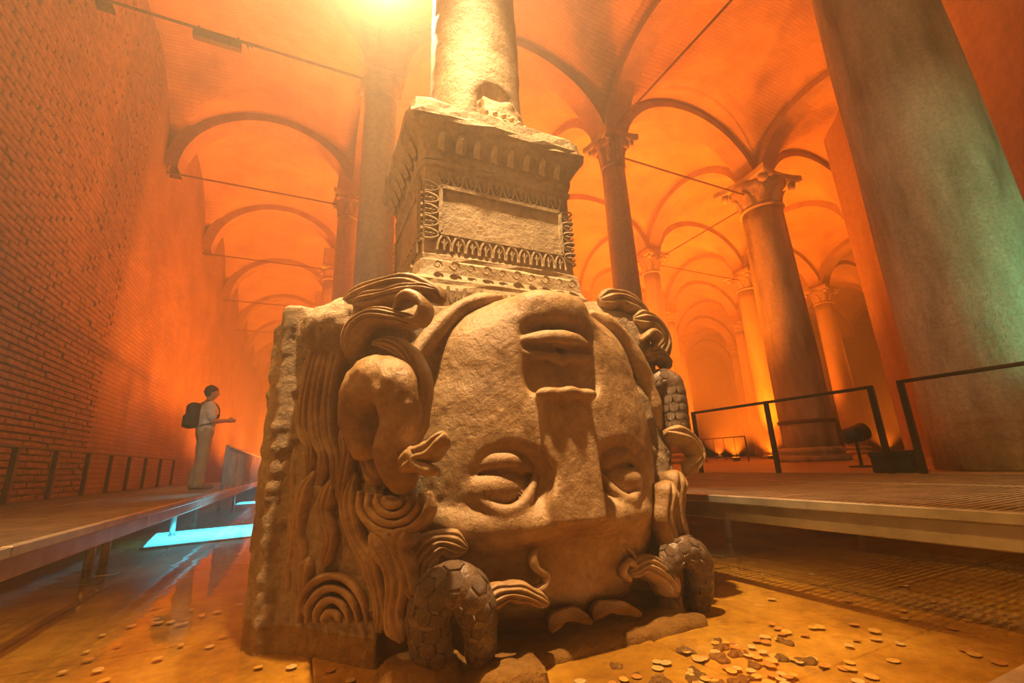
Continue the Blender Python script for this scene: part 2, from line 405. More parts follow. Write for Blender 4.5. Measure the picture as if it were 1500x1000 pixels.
# vaulted ceiling: one groin vault for each bay, arch bands between the columns
ceil = struct('ceiling', 'brick groin vaults on arches over the hall', 'ceiling', me=MB().box((-4, -7, 10.45), (46, 46, 10.7)).mesh('ceiling', M_arch))
def vault_mesh(wx, wy, n=22):
    v = []; f = []; rise = APEX - SPRING + .33
    for i in range(n+1):
        for j in range(n+1):
            x, y = -1+2*i/n, -1+2*j/n
            zx = math.sqrt(max(0, 1-x*x)); zy = math.sqrt(max(0, 1-y*y)); z = max(zx, zy)*rise*.93 + .07*rise*(1-x*x)*(1-y*y)
            v.append((x*wx/2, y*wy/2, z))
    for i in range(n):
        for j in range(n): q = i*(n+1)+j; f.append((q, q+1, q+n+2, q+n+1))
    return new_mesh('vault', v, f, M_vault)
def arch_mesh(span, n=24, half=.27, drop=.0):
    rise = APEX - SPRING; a = span/2 - .27; m = MB(); v = []; f = []
    for k in range(n+1):
        t = math.pi*k/n; x = -a*math.cos(t); z = rise*math.sin(t); xo = -(a+.30)*math.cos(t); zo = (rise+.42)*math.sin(t)
        v += [(x, -half, z), (x, half, z), (xo, half, zo), (xo, -half, zo)]
    for k in range(n):
        q = 4*k; f += [(q, q+4, q+5, q+1), (q+1, q+5, q+6, q+2), (q+3, q+7, q+4, q), (q+2, q+6, q+7, q+3)]
    return new_mesh('arch_band', v, f, M_arch, False)
vm = {True: vault_mesh(V0-XW, SU), False: vault_mesh(SV, SU)}
ax_m = {True: arch_mesh(V0-XW), False: arch_mesh(SV)}; ay_m = arch_mesh(SU)
for i in range(-2, IMAX):
    for j in range(-1, JMAX):
        if j > i + 4: continue
        w = j < 0
        link('vault', vm[w], ceil, ((gx(j)+gx(j+1))/2, gy(i)+SU/2, SPRING))
        link('arch_band', ax_m[w], ceil, ((gx(j)+gx(j+1))/2, gy(i), SPRING))
        if j >= 0: link('arch_band', ay_m, ceil, (gx(j), gy(i)+SU/2, SPRING), (0, 0, math.pi/2))

# ------------------------------------------------------------------ columns
def leaf_mesh(h, w):
    v = []; f = []; n = 6
    for i in range(n+1):
        t = i/n; ww = w*(math.sin(math.pi*min(1, .25+.75*t))**.6)*(1-.25*t); out = .02 + .10*t**2.5; z = h*t - (.06*h if t > .9 else 0)
        for s_, o_ in ((-1, -.02), (-.45, .012), (0, .03), (.45, .012), (1, -.02)): v.append((out+o_*h*2.2, s_*ww/2, z))
    for i in range(n):
        for j in range(4): q = i*5+j; f.append((q, q+1, q+6, q+5))
    b = len(v); v += [(x-.05*(1-.5*k//5/n)-.02, y*.9, z) for k, (x, y, z) in enumerate(v)]
    f += [tuple(b+q for q in g[::-1]) for g in f]
    rim = [i*5 for i in range(n+1)] + [n*5+j for j in range(1, 5)] + [i*5+4 for i in range(n-1, -1, -1)] + [3, 2, 1]
    f += [(rim[k], rim[(k+1) % len(rim)], b+rim[(k+1) % len(rim)], b+rim[k]) for k in range(len(rim))]
    return new_mesh('leaf', v, f, M_capital)
LEAF = leaf_mesh(.26, .24)
def column(x, y, r, label, z0=0., leaves=0, smat=None, ring=None, ch=.51, base=True, group='columns of the vaulted hall', cw=1.):
    smat = smat or M_shaft
    t = thing('column', label, 'column', (x, y, z0), 0, group)
    H = NECK - z0; k = random.random()*6
    wob = lambda a, rr, z: rr*(1 + .010*math.sin(3*a+k+z) + .006*math.sin(7*a+2*z+k))
    pr = [(r*(1.0 - .13*s_ + .03*math.sin(math.pi*s_)), (.32 if base else 0) + (H - (.32 if base else 0))*s_) for s_ in np.linspace(0, 1, 18)]
    MB().lathe(pr, 40, wob).obj('shaft', smat, t, True)
    if base: MB().lathe([(r*1.32, 0), (r*1.34, .10), (r*1.16, .14), (r*1.12, .18), (r*1.22, .22), (r*1.22, .28), (r*1.05, .33), (r, .33)], 40).obj('base', smat, t, True)
    if ring: MB().lathe([(r*1.0, ring-.05), (r*1.055, ring-.04), (r*1.055, ring+.04), (r*1.0, ring+.05)], 40).obj('iron_band', M_iron, t, True)
    rn = r*.88; rt_ = rn*1.25*cw
    lob = lambda a, rr, z: rr*(1 + (.05*abs(math.cos(4*a))*min(1, z*6) if z > .05 else 0))
    cap = MB().lathe([(rn, 0), (rn*1.1, .02), (rn*1.12, .05), (rn*1.0, .08), (rn*1.02, ch*.35), (rn*1.10, ch*.6), (rt_, ch*.82), (rt_*.9, ch*.84)], 48, lob).obj('capital', M_capital, t, True, (0, 0, H))
    A = rt_*1.12; m = MB(); v = []
    for zz in (ch*.80, ch*.84, ch*1.0):
        e = A if zz > ch*.81 else A*.92
        for q in range(4):
            for s_ in np.linspace(-1, 1, 7)[:-1]:
                dip = 1 - .16*(1-s_*s_); p = Vector((e*s_, -e*dip, zz)); p.rotate(Matrix.Rotation(q*math.pi/2, 3, 'Z')); v.append(p)
    N = 24; m.add(v, [(g*N+q, g*N+(q+1) % N, (g+1)*N+(q+1) % N, (g+1)*N+q) for g in range(2) for q in range(N)] + [tuple(range(N))[::-1], tuple(range(2*N, 3*N))])
    m.obj('abacus', M_capital, t, False, (0, 0, H))
    if leaves:
        for row, (z, nl, sc) in enumerate(((.07, 8, 1.), (.2, 8, 1.05))):
            for q in range(nl):
                l = link('leaf', LEAF, cap, None, None); an = 2*math.pi*(q+.5*row)/nl
                l.location = (rn*.98*math.cos(an), rn*.98*math.sin(an), z*ch/.51); l.rotation_euler = (0, 0, an); l.scale = (rn/.33*sc, rn/.33*sc, ch/.51)
        for q in range(4):
            an = math.pi/4 + q*math.pi/2; vb = MB().lathe([(.01, -.05), (.07, -.045), (.085, 0), (.07, .045), (.01, .05)], 16).obj('volute', M_capital, cap, True)
            vb.location = (rt_*1.18*math.cos(an), rt_*1.18*math.sin(an), ch*.72); vb.rotation_euler = (math.pi/2, 0, an+math.pi/2); vb.scale = (rn/.33,)*3
    # impost block carrying the arches
    MB().cbox((-.33, -.33, 0), (.33, .33, .70), .03).obj('impost', M_arch, ceil, False, (x, y, NECK+.52))
    return t
column(.90, gy(1), .33, 'pale column rising from behind the carved pedestal, left of it', 0, 0)
column(.72, gy(2), .30, 'orange-lit slim column with leafy capital, left of the pale column', 0, 1, ch=.75, cw=1.15)
column(gx(1), gy(1), .31, 'slender grey column just right of the carved pedestal', .34, 1, ch=.85, cw=1.25)
column(gx(2), gy(1), .60, 'stout granite column with an iron band and carved leaf capital', .34, 1, M_big, .95, ch=.95, cw=1.12)
column(gx(2), gy(2), .34, 'hazy column half hidden behind the slender grey column', .34, 1, ch=.8, cw=1.2)
column(gx(3), gy(2), .44, 'orange-lit column just left of the stout granite column', .34, 1, ch=.8, cw=1.15)
column(gx(4), gy(2), .42, 'dark hazy column between the stout column and the partition', .34, 1, ch=.8, cw=1.15)
CB = column(6.32, 1.98, .62, 'thick streaked leaning-looking column in front of the right partition', .365, 0, M_big, base=False)
far = {(3, 0): 'faint slim column just left of the orange-lit slim column', (4, 0): 'sliver of a far column showing above the top left corner of the head',
       (3, 2): 'sliver of a far column between the pedestal and the slender grey column', (3, 3): 'faint far column right of the hazy column behind the slender one',
       (3, 4): 'far orange column directly behind the column left of the stout one', (4, 4): 'narrow far column fading in the mist above the right snake coil',
       (4, 5): 'far column glowing left of the beam-lit column foot', (5, 5): 'very faint column deep in the arcade, left of the far railing',
       (5, 6): 'very faint column deep in the arcade, above the far railing', (6, 6): 'deepest faint column at the vanishing point of the arcade'}
for i, j in list(far) + [(2, 1), (3, 1), (4, 3), (5, 0)]:
    column(gx(j) - (.15*i if j == 0 else 0), gy(i), .33, far.get((i, j), 'column of the hall hidden behind the nearer stonework'), .34 if j > 0 else 0, 0, base=False)

# iron tie rods
def rod(p, q, label, r=.024):
    t = MB().bar((0, 0, 0), Vector(q)-Vector(p), r, 8).obj('tie_rod', M_iron, None, False, p); tag(t, label, 'rod', 'iron tie rods under the arches')
zr = 7.72
rod((XW, gy(1), zr), (.6, gy(1), zr), 'iron tie rod nearest the ceiling lamp, top left')
rod((XW, gy(2), zr), (.45, gy(2), zr), 'iron tie rod under the large near arch of the left aisle')
rod((XW, gy(3), zr), (.35, gy(3), zr), 'iron tie rod under the second arch of the left aisle')
rod((XW, gy(4), zr), (.25, gy(4), zr), 'iron tie rod under the third arch of the left aisle')
rod((XW, gy(5), zr), (.1, gy(5), zr), 'faint iron tie rod under the fourth arch of the left aisle')
rod((gx(1)+.3, gy(1), zr), (gx(2)-.5, gy(1), zr), 'iron tie rod from the slender grey column to the stout column')
rod((gx(2), gy(1)+.5, zr), (gx(2), gy(2)-.3, zr), 'iron tie rod running back from the stout column')
rod((gx(2)+.3, gy(2), zr), (gx(3)-.3, gy(2), zr), 'iron tie rod between the two hazy columns')
rod((gx(1), gy(0), zr+.6), (gx(1), gy(1)-.3, zr+.6), 'iron tie rod high above, right of the lamp glow')

# ------------------------------------------------------------------ the upside-down carved head
MX, MY = 1.026, 2.636
head = thing('carved_stone_head', 'huge upside-down carved stone head with snake hair lying in the water', 'sculpture', (MX, MY, -.10))
def hpart(name, me, label=None, parent=None):
    o = link(name, me, parent or head)
    if parent is None: o.location = (0, 0, .10)
    if label: o['label'] = label
    return o
# face, chin up, brow down in the water
F = Field((-.80, -1.27, -.13), (.86, -.18, 1.56), .0098)
CX = .045
F.ell((CX+.03, -.42, .62), (.69, .53, .82), .01, p=2.4)
F.ell((CX+.02, -.60, 1.16), (.50, .29, .27), .12)                                  # jaw
F.ell((CX+.01, -.775, 1.315), (.215, .165, .125), .06, p=2.6)                      # chin boss
F.box((CX, -.98, 1.08), (.19, .115, .15), .06, .045, True)                    # hollow round the mouth
F.ell((CX, -.95, 1.195), (.19, .065, .026), .02, True)                         # fold under the chin
F.box((CX, -.98, .985), (.185, .115, .085), .05, .03, True)                   # flat between lip and nose
lx = np.linspace(-1, 1, 9)
F.tube([(CX+.175*t, -.865 - .05*(1-t*t), 1.155 + .010*(1-t*t), .014+.016*(1-t*t)) for t in lx], .025)                                                # lower lip
F.tube([(CX+.205*t, -.855 - .045*(1-t*t), 1.082 + .02*abs(t)**1.5 - .016*math.cos(3*math.pi*t)*(1-abs(t)), .014+.009*(1-t*t)) for t in lx], .014)     # upper lip
F.tube([(CX+.17*t, -.885-.04*(1-t*t), 1.122 + .01*t*t, .014) for t in lx], .012, True)                                                               # mouth slit
for s_ in (-1, 1): F.ell((CX+.215*s_, -.83, 1.10), (.035, .035, .04), .03)
# nose: broken flat, square in section
F.box((CX-.03, -.90, .63), (.128, .115, .275), .025, .018, rx=R(-5))
F.ell((CX-.12, -.985, .895), (.06, .045, .028), .02); F.ell((CX-.02, -.995, .905), (.055, .04, .026), .02); F.ell((CX+.07, -.985, .895), (.05, .04, .028), .02)
F.box((CX-.02, -.86, .40), (.085, .10, .10), .04, .06, rx=R(-7))
# eyes
for s_ in (-1, 1):
    ex = CX + .305*s_
    F.ell((ex, -.955, .555), (.18, .12, .13), .045, True)
    F.ell((ex, -.808, .517), (.152, .114, .089), .012)
    tw = lambda t: -.895 + .075*t*t + .045*(t*s_) 
    F.tube([(ex+.15*t, tw(t)-.026, .535 - .104*(1-t*t) + .03*t*t, .014+.009*(1-t*t)) for t in lx], .008)      # heavy lid rim
    F.tube([(ex+.145*t, tw(t)+.018, .605 + .022*(1-t*t) - .035*t*t, .016+.012*(1-t*t)) for t in lx], .018)    # pouch on the other side
    F.tube([(ex+.14*t, tw(t)-.005, .572 + .012*(1-t*t) - .02*t*t, .006) for t in lx], .008, True)
    # brow shelf
    F.tube([(CX+.07*s_, -.90, .375, .06), (CX+.22*s_, -.885, .36, .065), (CX+.40*s_, -.81, .37, .06), (CX+.56*s_, -.66, .42, .04)], .05)
F.ell((CX, -.95, .13), (.55, .07, .17), .05, True)
F.tube([(CX+.0, -.95, .27, .012), (CX+.005, -.93, .20, .016), (CX-.01, -.915, .13, .012)], .02, True)
F.noise(.0011, .05, 3)
hpart('face', F.mesh('face', M_head))
# rough block behind
B = Field((-1.28, -1.22, -.13), (1.06, 1.05, 1.62), .014)
B.box((-.17, .32, .62), (.985, .62, .80), .03, .01)
B.box((.0, -.35, .50), (.70, .35, .88), .12, .06)
B.op(lambda x, y, z: np.maximum.reduce([(-.775*x - .631*y) - 1.0 + .05*np.maximum(z-.9, 0) + 0*z, x + .71 + 0*y + 0*z, -x - 1.2 + 0*y + 0*z, y - .3 + 0*x + 0*z, z - 1.36 - .12*(x+1.1) + 0*y]), (-1.2, -1., -.2), (0, .4, 1.5), .05)
B.ell((-.80, -.42, 1.26), (.26, .24, .16), .08)
B.box((.62, -.32, .45), (.19, .40, .60), .14, .05)
B.ell((.64, -.25, 1.10), (.15, .26, .24), .05)
B.box((.02, -.60, -.15), (.64, .40, .085), .03, .04)
B.ell((-.34, -1.06, -.085), (.13, .09, .06), .03, p=3); B.ell((-.60, -.90, -.06), (.16, .11, .07), .03)
B.tube([(.44, -.46, 1.41, .10), (.64, -.49, 1.41, .115), (.765, -.53, 1.27, .11), (.80, -.50, 1.05, .11), (.80, -.53, .8, .11), (.77, -.58, .55, .11), (.70, -.64, .3, .12), (.62, -.68, .05, .11)], .06)
B.noise(.0055, .045, 5)
hpart('block', B.mesh('block', M_block), 'rough hewn back of the block')
LOCKS = [
    ('hair_lock', 'S', [(-0.9, -0.479, 1.381), (-0.973, -0.389, 1.215), (-1.006, -0.349, 1.055), (-1.021, -0.331, 0.895), (-1.014, -0.34, 0.799), (-0.976, -0.386, 0.704), (-0.986, -0.374, 0.601)], 0.042, 0.035, 3, 'H'),
    ('hair_lock', 'S', [(-0.843, -0.581, 1.379), (-0.926, -0.479, 1.195), (-0.958, -0.44, 1.04), (-0.97, -0.425, 0.884), (-0.954, -0.445, 0.761), (-0.922, -0.484, 0.67), (-0.941, -0.461, 0.557)], 0.042, 0.04, 3, 'H'),
    ('hair_lock', 'S', [(-0.77, -0.671, 1.389), (-0.873, -0.545, 1.215), (-0.907, -0.503, 1.046), (-0.919, -0.488, 0.877), (-0.906, -0.503, 0.756), (-0.875, -0.542, 0.653), (-0.884, -0.531, 0.542)], 0.045, 0.04, 3, 'H'),
    ('hair_lock', 'S', [(-1.037, -0.295, 0.772), (-1.052, -0.277, 0.589), (-1.026, -0.308, 0.413), (-1.032, -0.301, 0.219), (-1.03, -0.304, 0.06)], 0.04, 0.025, 2, 'H'),
    ('hair_lock', 'S', [(-0.862, -0.574, 0.809), (-0.839, -0.602, 0.692), (-0.851, -0.588, 0.583), (-0.857, -0.58, 0.475)], 0.04, 0.03, 3, 'H'),
    ('hair_lock', 'S', [(-0.96, -0.406, 0.615), (-0.995, -0.363, 0.5), (-1.0, -0.356, 0.36), (-0.975, -0.388, 0.227), (-0.978, -0.383, 0.071)], 0.04, 0.03, 2, 'H'),
    ('hair_lock', 'S', [(-0.886, -0.513, 0.583), (-0.909, -0.485, 0.46), (-0.882, -0.518, 0.34), (-0.905, -0.489, 0.235)], 0.045, 0.03, 3, 'H'),
    ('hair_lock', 'S', [(-0.814, -0.616, 0.608), (-0.827, -0.6, 0.475), (-0.794, -0.642, 0.347), (-0.744, -0.703, 0.252), (-0.708, -0.747, 0.117), (-0.715, -0.738, 0.037)], 0.045, 0.03, 3, 'H'),
    ('hair_lock', 'S', [(-0.732, -0.733, 0.579), (-0.758, -0.702, 0.606), (-0.803, -0.647, 0.745), (-0.822, -0.623, 0.862)], 0.04, 0.03, 2, 'H'),
    ('hair_ringlet', 'S', [(-0.891, -0.522, 0.038), (-0.889, -0.525, 0.058), (-0.879, -0.537, 0.074), (-0.866, -0.553, 0.081), (-0.852, -0.571, 0.078), (-0.841, -0.584, 0.065), (-0.836, -0.589, 0.047)], 0.017, 0.022, 1, 'H'),
    ('hair_ringlet', 'S', [(-0.922, -0.484, 0.034), (-0.916, -0.491, 0.075), (-0.897, -0.515, 0.108), (-0.868, -0.55, 0.123), (-0.839, -0.586, 0.116), (-0.817, -0.613, 0.09), (-0.808, -0.625, 0.052)], 0.017, 0.022, 1, 'H'),
    ('hair_ringlet', 'S', [(-0.953, -0.446, 0.029), (-0.945, -0.456, 0.093), (-0.914, -0.493, 0.143), (-0.87, -0.548, 0.165), (-0.826, -0.602, 0.154), (-0.793, -0.643, 0.113), (-0.779, -0.659, 0.056)], 0.017, 0.022, 1, 'H'),
    ('hair_ringlet', 'S', [(-0.985, -0.407, 0.024), (-0.974, -0.42, 0.111), (-0.933, -0.471, 0.179), (-0.873, -0.545, 0.208), (-0.813, -0.618, 0.192), (-0.769, -0.672, 0.137), (-0.752, -0.693, 0.061)], 0.017, 0.022, 1, 'H'),
    ('hair_lock', 'S', [(-0.952, -0.416, 0.268), (-0.963, -0.402, 0.176), (-0.946, -0.423, 0.039)], 0.04, 0.03, 2, 'H'),
    ('hair_ringlet', 'S', [(-0.719, -0.797, 0.514), (-0.716, -0.8, 0.496), (-0.706, -0.813, 0.482), (-0.691, -0.831, 0.477), (-0.676, -0.849, 0.482), (-0.667, -0.861, 0.496), (-0.665, -0.863, 0.514)], 0.018, 0.022, 1, 'H'),
    ('hair_ringlet', 'S', [(-0.746, -0.763, 0.52), (-0.741, -0.769, 0.483), (-0.72, -0.795, 0.455), (-0.69, -0.832, 0.445), (-0.661, -0.868, 0.456), (-0.643, -0.891, 0.484), (-0.64, -0.894, 0.519)], 0.018, 0.022, 1, 'H'),
    ('hair_ringlet', 'S', [(-0.775, -0.728, 0.526), (-0.767, -0.738, 0.47), (-0.735, -0.778, 0.429), (-0.689, -0.833, 0.414), (-0.647, -0.886, 0.431), (-0.619, -0.92, 0.471), (-0.614, -0.925, 0.524)], 0.018, 0.022, 1, 'H'),
    ('hair_ringlet', 'S', [(-0.804, -0.693, 0.533), (-0.793, -0.706, 0.457), (-0.749, -0.76, 0.402), (-0.689, -0.834, 0.384), (-0.632, -0.903, 0.406), (-0.596, -0.948, 0.46), (-0.59, -0.956, 0.529)], 0.018, 0.022, 1, 'H'),
    ('hair_lock', 'S', [(-0.755, -0.752, 0.381), (-0.701, -0.819, 0.313), (-0.669, -0.858, 0.225), (-0.677, -0.849, 0.115), (-0.656, -0.874, 0.034)], 0.06, 0.04, 3, 'H'),
    ('hair_lock', 'S', [(-0.64, -0.877, 0.407), (-0.659, -0.855, 0.336), (-0.638, -0.881, 0.247), (-0.614, -0.91, 0.163)], 0.05, 0.04, 2, 'H'),
    ('hair_lock', 'Y', [(-0.622, -0.86, 0.179), (-0.599, -0.86, 0.28), (-0.527, -0.86, 0.335), (-0.413, -0.86, 0.301)], 0.065, 0.045, 5, 'H'),
    ('hair_lock', 'S', [(-0.907, -0.502, 1.358), (-0.783, -0.655, 1.397), (-0.672, -0.792, 1.398), (-0.583, -0.9, 1.339), (-0.539, -0.955, 1.27)], 0.05, 0.045, 3, 'H'),
    ('hair_lock', 'S', [(-0.849, -0.605, 1.343), (-0.747, -0.73, 1.337), (-0.652, -0.847, 1.338), (-0.563, -0.957, 1.314)], 0.045, 0.05, 3, 'H'),
    ('hair_lock', 'S', [(-0.865, -0.665, 1.075), (-0.848, -0.686, 1.196), (-0.784, -0.765, 1.24), (-0.697, -0.871, 1.206), (-0.637, -0.945, 1.169)], 0.042, 0.05, 4, 'H'),
    ('hair_lock', 'S', [(-0.778, -0.756, 1.125), (-0.703, -0.848, 1.095), (-0.65, -0.914, 1.026), (-0.628, -0.941, 0.932), (-0.632, -0.935, 0.801), (-0.637, -0.929, 0.7)], 0.038, 0.04, 4, 'H'),
    ('hair_ringlet', 'S', [(-0.719, -0.877, 1.246), (-0.675, -0.93, 1.292), (-0.627, -0.989, 1.236), (-0.643, -0.969, 1.178), (-0.691, -0.911, 1.197)], 0.024, 0.035, 1, 'H'),
    ('fin', 'S', [(-0.696, -0.983, 0.604), (-0.659, -1.029, 0.653), (-0.618, -1.079, 0.673), (-0.581, -1.125, 0.725)], 0.04, 0.035, 2, 'H'),
    ('fin', 'S', [(-0.677, -1.022, 0.684), (-0.654, -1.051, 0.624), (-0.603, -1.113, 0.595)], 0.026, 0.03, 1, 'H'),
    ('hair_lock', 'Y', [(0.531, -0.6, 1.53), (0.685, -0.6, 1.548), (0.825, -0.6, 1.484), (0.815, -0.6, 1.341)], 0.075, 0.06, 3, 'H'),
    ('hair_lock', 'Y', [(0.729, -0.64, 1.417), (0.864, -0.64, 1.404), (0.945, -0.64, 1.297), (0.88, -0.64, 1.164)], 0.065, 0.06, 3, 'H'),
    ('hair_ringlet', 'Y', [(0.711, -0.72, 1.266), (0.802, -0.72, 1.323), (0.857, -0.72, 1.277), (0.795, -0.72, 1.215)], 0.022, 0.03, 1, 'H'),
    ('hair_lock', 'Y', [(0.769, -0.67, 1.192), (0.879, -0.67, 1.199), (0.953, -0.67, 1.128)], 0.045, 0.04, 3, 'H'),
    ('fin', 'Y', [(0.746, -0.78, 0.743), (0.881, -0.78, 0.705), (0.943, -0.78, 0.609), (0.846, -0.78, 0.52)], 0.05, 0.05, 2, 'H'),
    ('hair_lock', 'Y', [(0.771, -0.8, 0.537), (0.713, -0.8, 0.373), (0.733, -0.8, 0.179)], 0.075, 0.05, 3, 'H'),
    ('hair_lock', 'Y', [(0.65, -0.86, 0.494), (0.588, -0.86, 0.34), (0.621, -0.86, 0.184)], 0.06, 0.05, 3, 'H'),
    ('hair_lock', 'Y', [(0.594, -0.87, -0.005), (0.52, -0.87, 0.09), (0.425, -0.87, 0.147), (0.329, -0.87, 0.126)], 0.055, 0.05, 4, 'H'),
    ('hair_ringlet', 'Y', [(0.327, -0.9, 0.099), (0.287, -0.9, 0.137), (0.326, -0.9, 0.175), (0.374, -0.9, 0.137)], 0.018, 0.02, 1, 'H'),
    ('hair_ringlet', 'Y', [(0.314, -0.88, 0.246), (0.362, -0.88, 0.202), (0.399, -0.88, 0.136)], 0.012, 0.015, 1, 'H'),
    ('hair_lock', 'Y', [(-0.409, -1.0, 0.14), (-0.332, -1.0, 0.167), (-0.248, -1.0, 0.155), (-0.148, -1.0, 0.104)], 0.042, 0.04, 4, 'H'),
    ('hair_ringlet', 'Y', [(-0.195, -0.95, 0.137), (-0.129, -0.95, 0.151), (-0.12, -0.95, 0.188), (-0.161, -0.95, 0.218), (-0.173, -0.95, 0.258), (-0.15, -0.95, 0.29)], 0.022, 0.025, 1, 'H'),
    ('hair_lock', 'Y', [(-0.089, -0.9, -0.026), (-0.049, -0.9, 0.013), (0.028, -0.9, 0.015), (0.109, -0.9, -0.028)], 0.03, 0.012, 5, 'H'),
    ('hair_lock', 'Y', [(0.124, -0.88, -0.018), (0.183, -0.88, 0.01), (0.274, -0.88, -0.004), (0.379, -0.88, -0.047)], 0.03, 0.012, 5, 'H'),
    ('band', 'R', [(-0.65, -0.68, 0.706), (-0.635, -0.68, 0.879), (-0.6, -0.68, 1.022), (-0.545, -0.68, 1.145), (-0.471, -0.68, 1.25), (-0.378, -0.68, 1.334), (-0.269, -0.68, 1.398), (-0.142, -0.68, 1.44)], 0.055, 0.06, 1, 'H'),
    ('band', 'R', [(0.39, -0.68, 1.41), (0.487, -0.68, 1.362), (0.573, -0.68, 1.298), (0.646, -0.68, 1.219), (0.705, -0.68, 1.126), (0.751, -0.68, 1.02), (0.782, -0.68, 0.899), (0.798, -0.68, 0.761)], 0.055, 0.06, 1, 'H'),
]
SNAKES = [
    ('broken_snake', 'S', [(-0.781, -0.704, 0.72, 0.075), (-0.816, -0.725, 0.85, 0.088), (-0.78, -0.817, 0.948, 0.1), (-0.716, -0.912, 0.918, 0.092), (-0.69, -0.928, 0.796, 0.072), (-0.705, -0.893, 0.678, 0.075), (-0.671, -0.887, 0.578, 0.06)]),
    ('snake_coil', 'Y', [(-0.562, -0.92, -0.011, 0.07), (-0.59, -0.97, 0.131, 0.072), (-0.559, -1.0, 0.204, 0.074), (-0.499, -1.02, 0.217, 0.074), (-0.45, -1.03, 0.161, 0.07), (-0.426, -1.02, 0.066, 0.055), (-0.41, -0.98, -0.025, 0.05)]),
    ('snake_coil', 'Y', [(0.608, -0.8, -0.075, 0.05), (0.556, -0.86, 0.104, 0.056), (0.644, -0.88, 0.182, 0.066), (0.732, -0.88, 0.136, 0.068), (0.758, -0.86, 0.027, 0.062), (0.761, -0.82, -0.079, 0.06)]),
    ('snake_body', 'Y', [(0.778, -0.64, 0.916, 0.05), (0.82, -0.68, 1.022, 0.065), (0.885, -0.71, 1.019, 0.07), (0.883, -0.73, 0.886, 0.066), (0.873, -0.74, 0.715, 0.058)]),
]
def sweep_lock(P, hw, ht, ridges, out, name, m):
    n = max(16, 5*len(P)); C_ = spline(P, n); k = 6*ridges + 4
    T = np.gradient(C_, axis=0); T /= np.linalg.norm(T, axis=1)[:, None]
    N = np.tile(np.array(out, float), (n, 1)); N -= (N*T).sum(1)[:, None]*T; N /= np.linalg.norm(N, axis=1)[:, None] + 1e-9; Bn = np.cross(T, N)
    t = np.linspace(0, 1, n); env = np.minimum(1, .35 + 2.2*np.minimum(t, 1-t)*2.2); env *= 1 - .25*t
    u = np.linspace(-1, 1, k); V = []
    wv = 1 + .12*np.sin(t*17 + hw*90)
    for i in range(n):
        prof = ht*np.sqrt(np.clip(1-u*u, 0, 1))**.8 + (ht*.42*np.abs(np.cos(math.pi*ridges*u/2 + (math.pi/2 if ridges % 2 == 0 else 0))) - ht*.2 if ridges > 1 else 0)*np.sqrt(np.clip(1-u*u, 0, 1))
        top = C_[i] + env[i]*wv[i]*(Bn[i]*hw*u[:, None]) + N[i]*(env[i]*prof)[:, None]
        bot = C_[i] + env[i]*wv[i]*(Bn[i]*hw*u[::-1][1:-1][:, None]) - N[i]*(.06*env[i])
        V += list(top) + list(bot)
    K = 2*k - 2; f = [(i*K+j, i*K+(j+1) % K, (i+1)*K+(j+1) % K, (i+1)*K+j) for i in range(n-1) for j in range(K)]
    f = [q[::-1] for q in f]
    f += [tuple(range(K)), tuple(range((n-1)*K, n*K))[::-1]]
    return new_mesh(name, V, f, m)
NS = (-.775, -.631, .15); NY = (-.25, -.95, .15)
for nm, mode, P, hw, ht, rd, _ in LOCKS:
    out = NS if mode == 'S' else (P[len(P)//2][0]*.9, -.55, .55) if mode == 'R' else (NY if P[0][0] < .45 else (.25, -.9, .2))
    hpart(nm, sweep_lock(P, hw, ht, rd, out, nm, M_head if nm == 'band' else M_hair))
SCALE = MB().lathe([(.0001, .022), (.45, .02), (.8, .012), (1., 0), (.9, -.02)], 6).mesh('scale', M_snake, True)
for nm, mode, Q in SNAKES:
    Q = np.array(Q); lo = Q[:, :3].min(0) - .14; hi = Q[:, :3].max(0) + .14
    f = Field(lo, hi, .009); f.tube(Q, .01, n=40)
    f.noise(.004 if nm == 'broken_snake' else .0015, .05, 2)
    sn = hpart(nm, f.mesh(nm, M_hair if nm == 'broken_snake' else M_snake), 'thick broken snake stump' if nm == 'broken_snake' else None)
    if nm == 'broken_snake': continue
    D = spline(Q, 200); L = np.cumsum(np.r_[0, np.linalg.norm(np.diff(D[:, :3], axis=0), axis=1)]); s_ = .03; row = 0
    out = np.array((-.25, -.93, .2))
    while s_ < L[-1] - .03:
        i = int(np.searchsorted(L, s_)); i = min(i, 198); p = D[i, :3]; r = D[i, 3]; T = D[i+1, :3] - D[i-1, :3]; T /= np.linalg.norm(T)
        N = out - (out@T)*T; N /= np.linalg.norm(N); Bn = np.cross(T, N)
        for k_ in range(-2, 2):
            an = (k_ + .5*(row % 2) + .25)*.78; d = N*math.cos(an) + Bn*math.sin(an); q = p + d*(r*.985)
            z = Vector(d); x = Vector(T); y_ = z.cross(x).normalized(); x = y_.cross(z)
            sc = link('scale', SCALE, sn); w = r*.47
            sc.matrix_local = Matrix(((x.x*w*1.15, y_.x*w, z.x*r*5, q[0]), (x.y*w*1.15, y_.y*w, z.y*r*5, q[1]), (x.z*w*1.15, y_.z*w, z.z*r*5, q[2]), (0, 0, 0, 1)))
        s_ += r*.72; row += 1

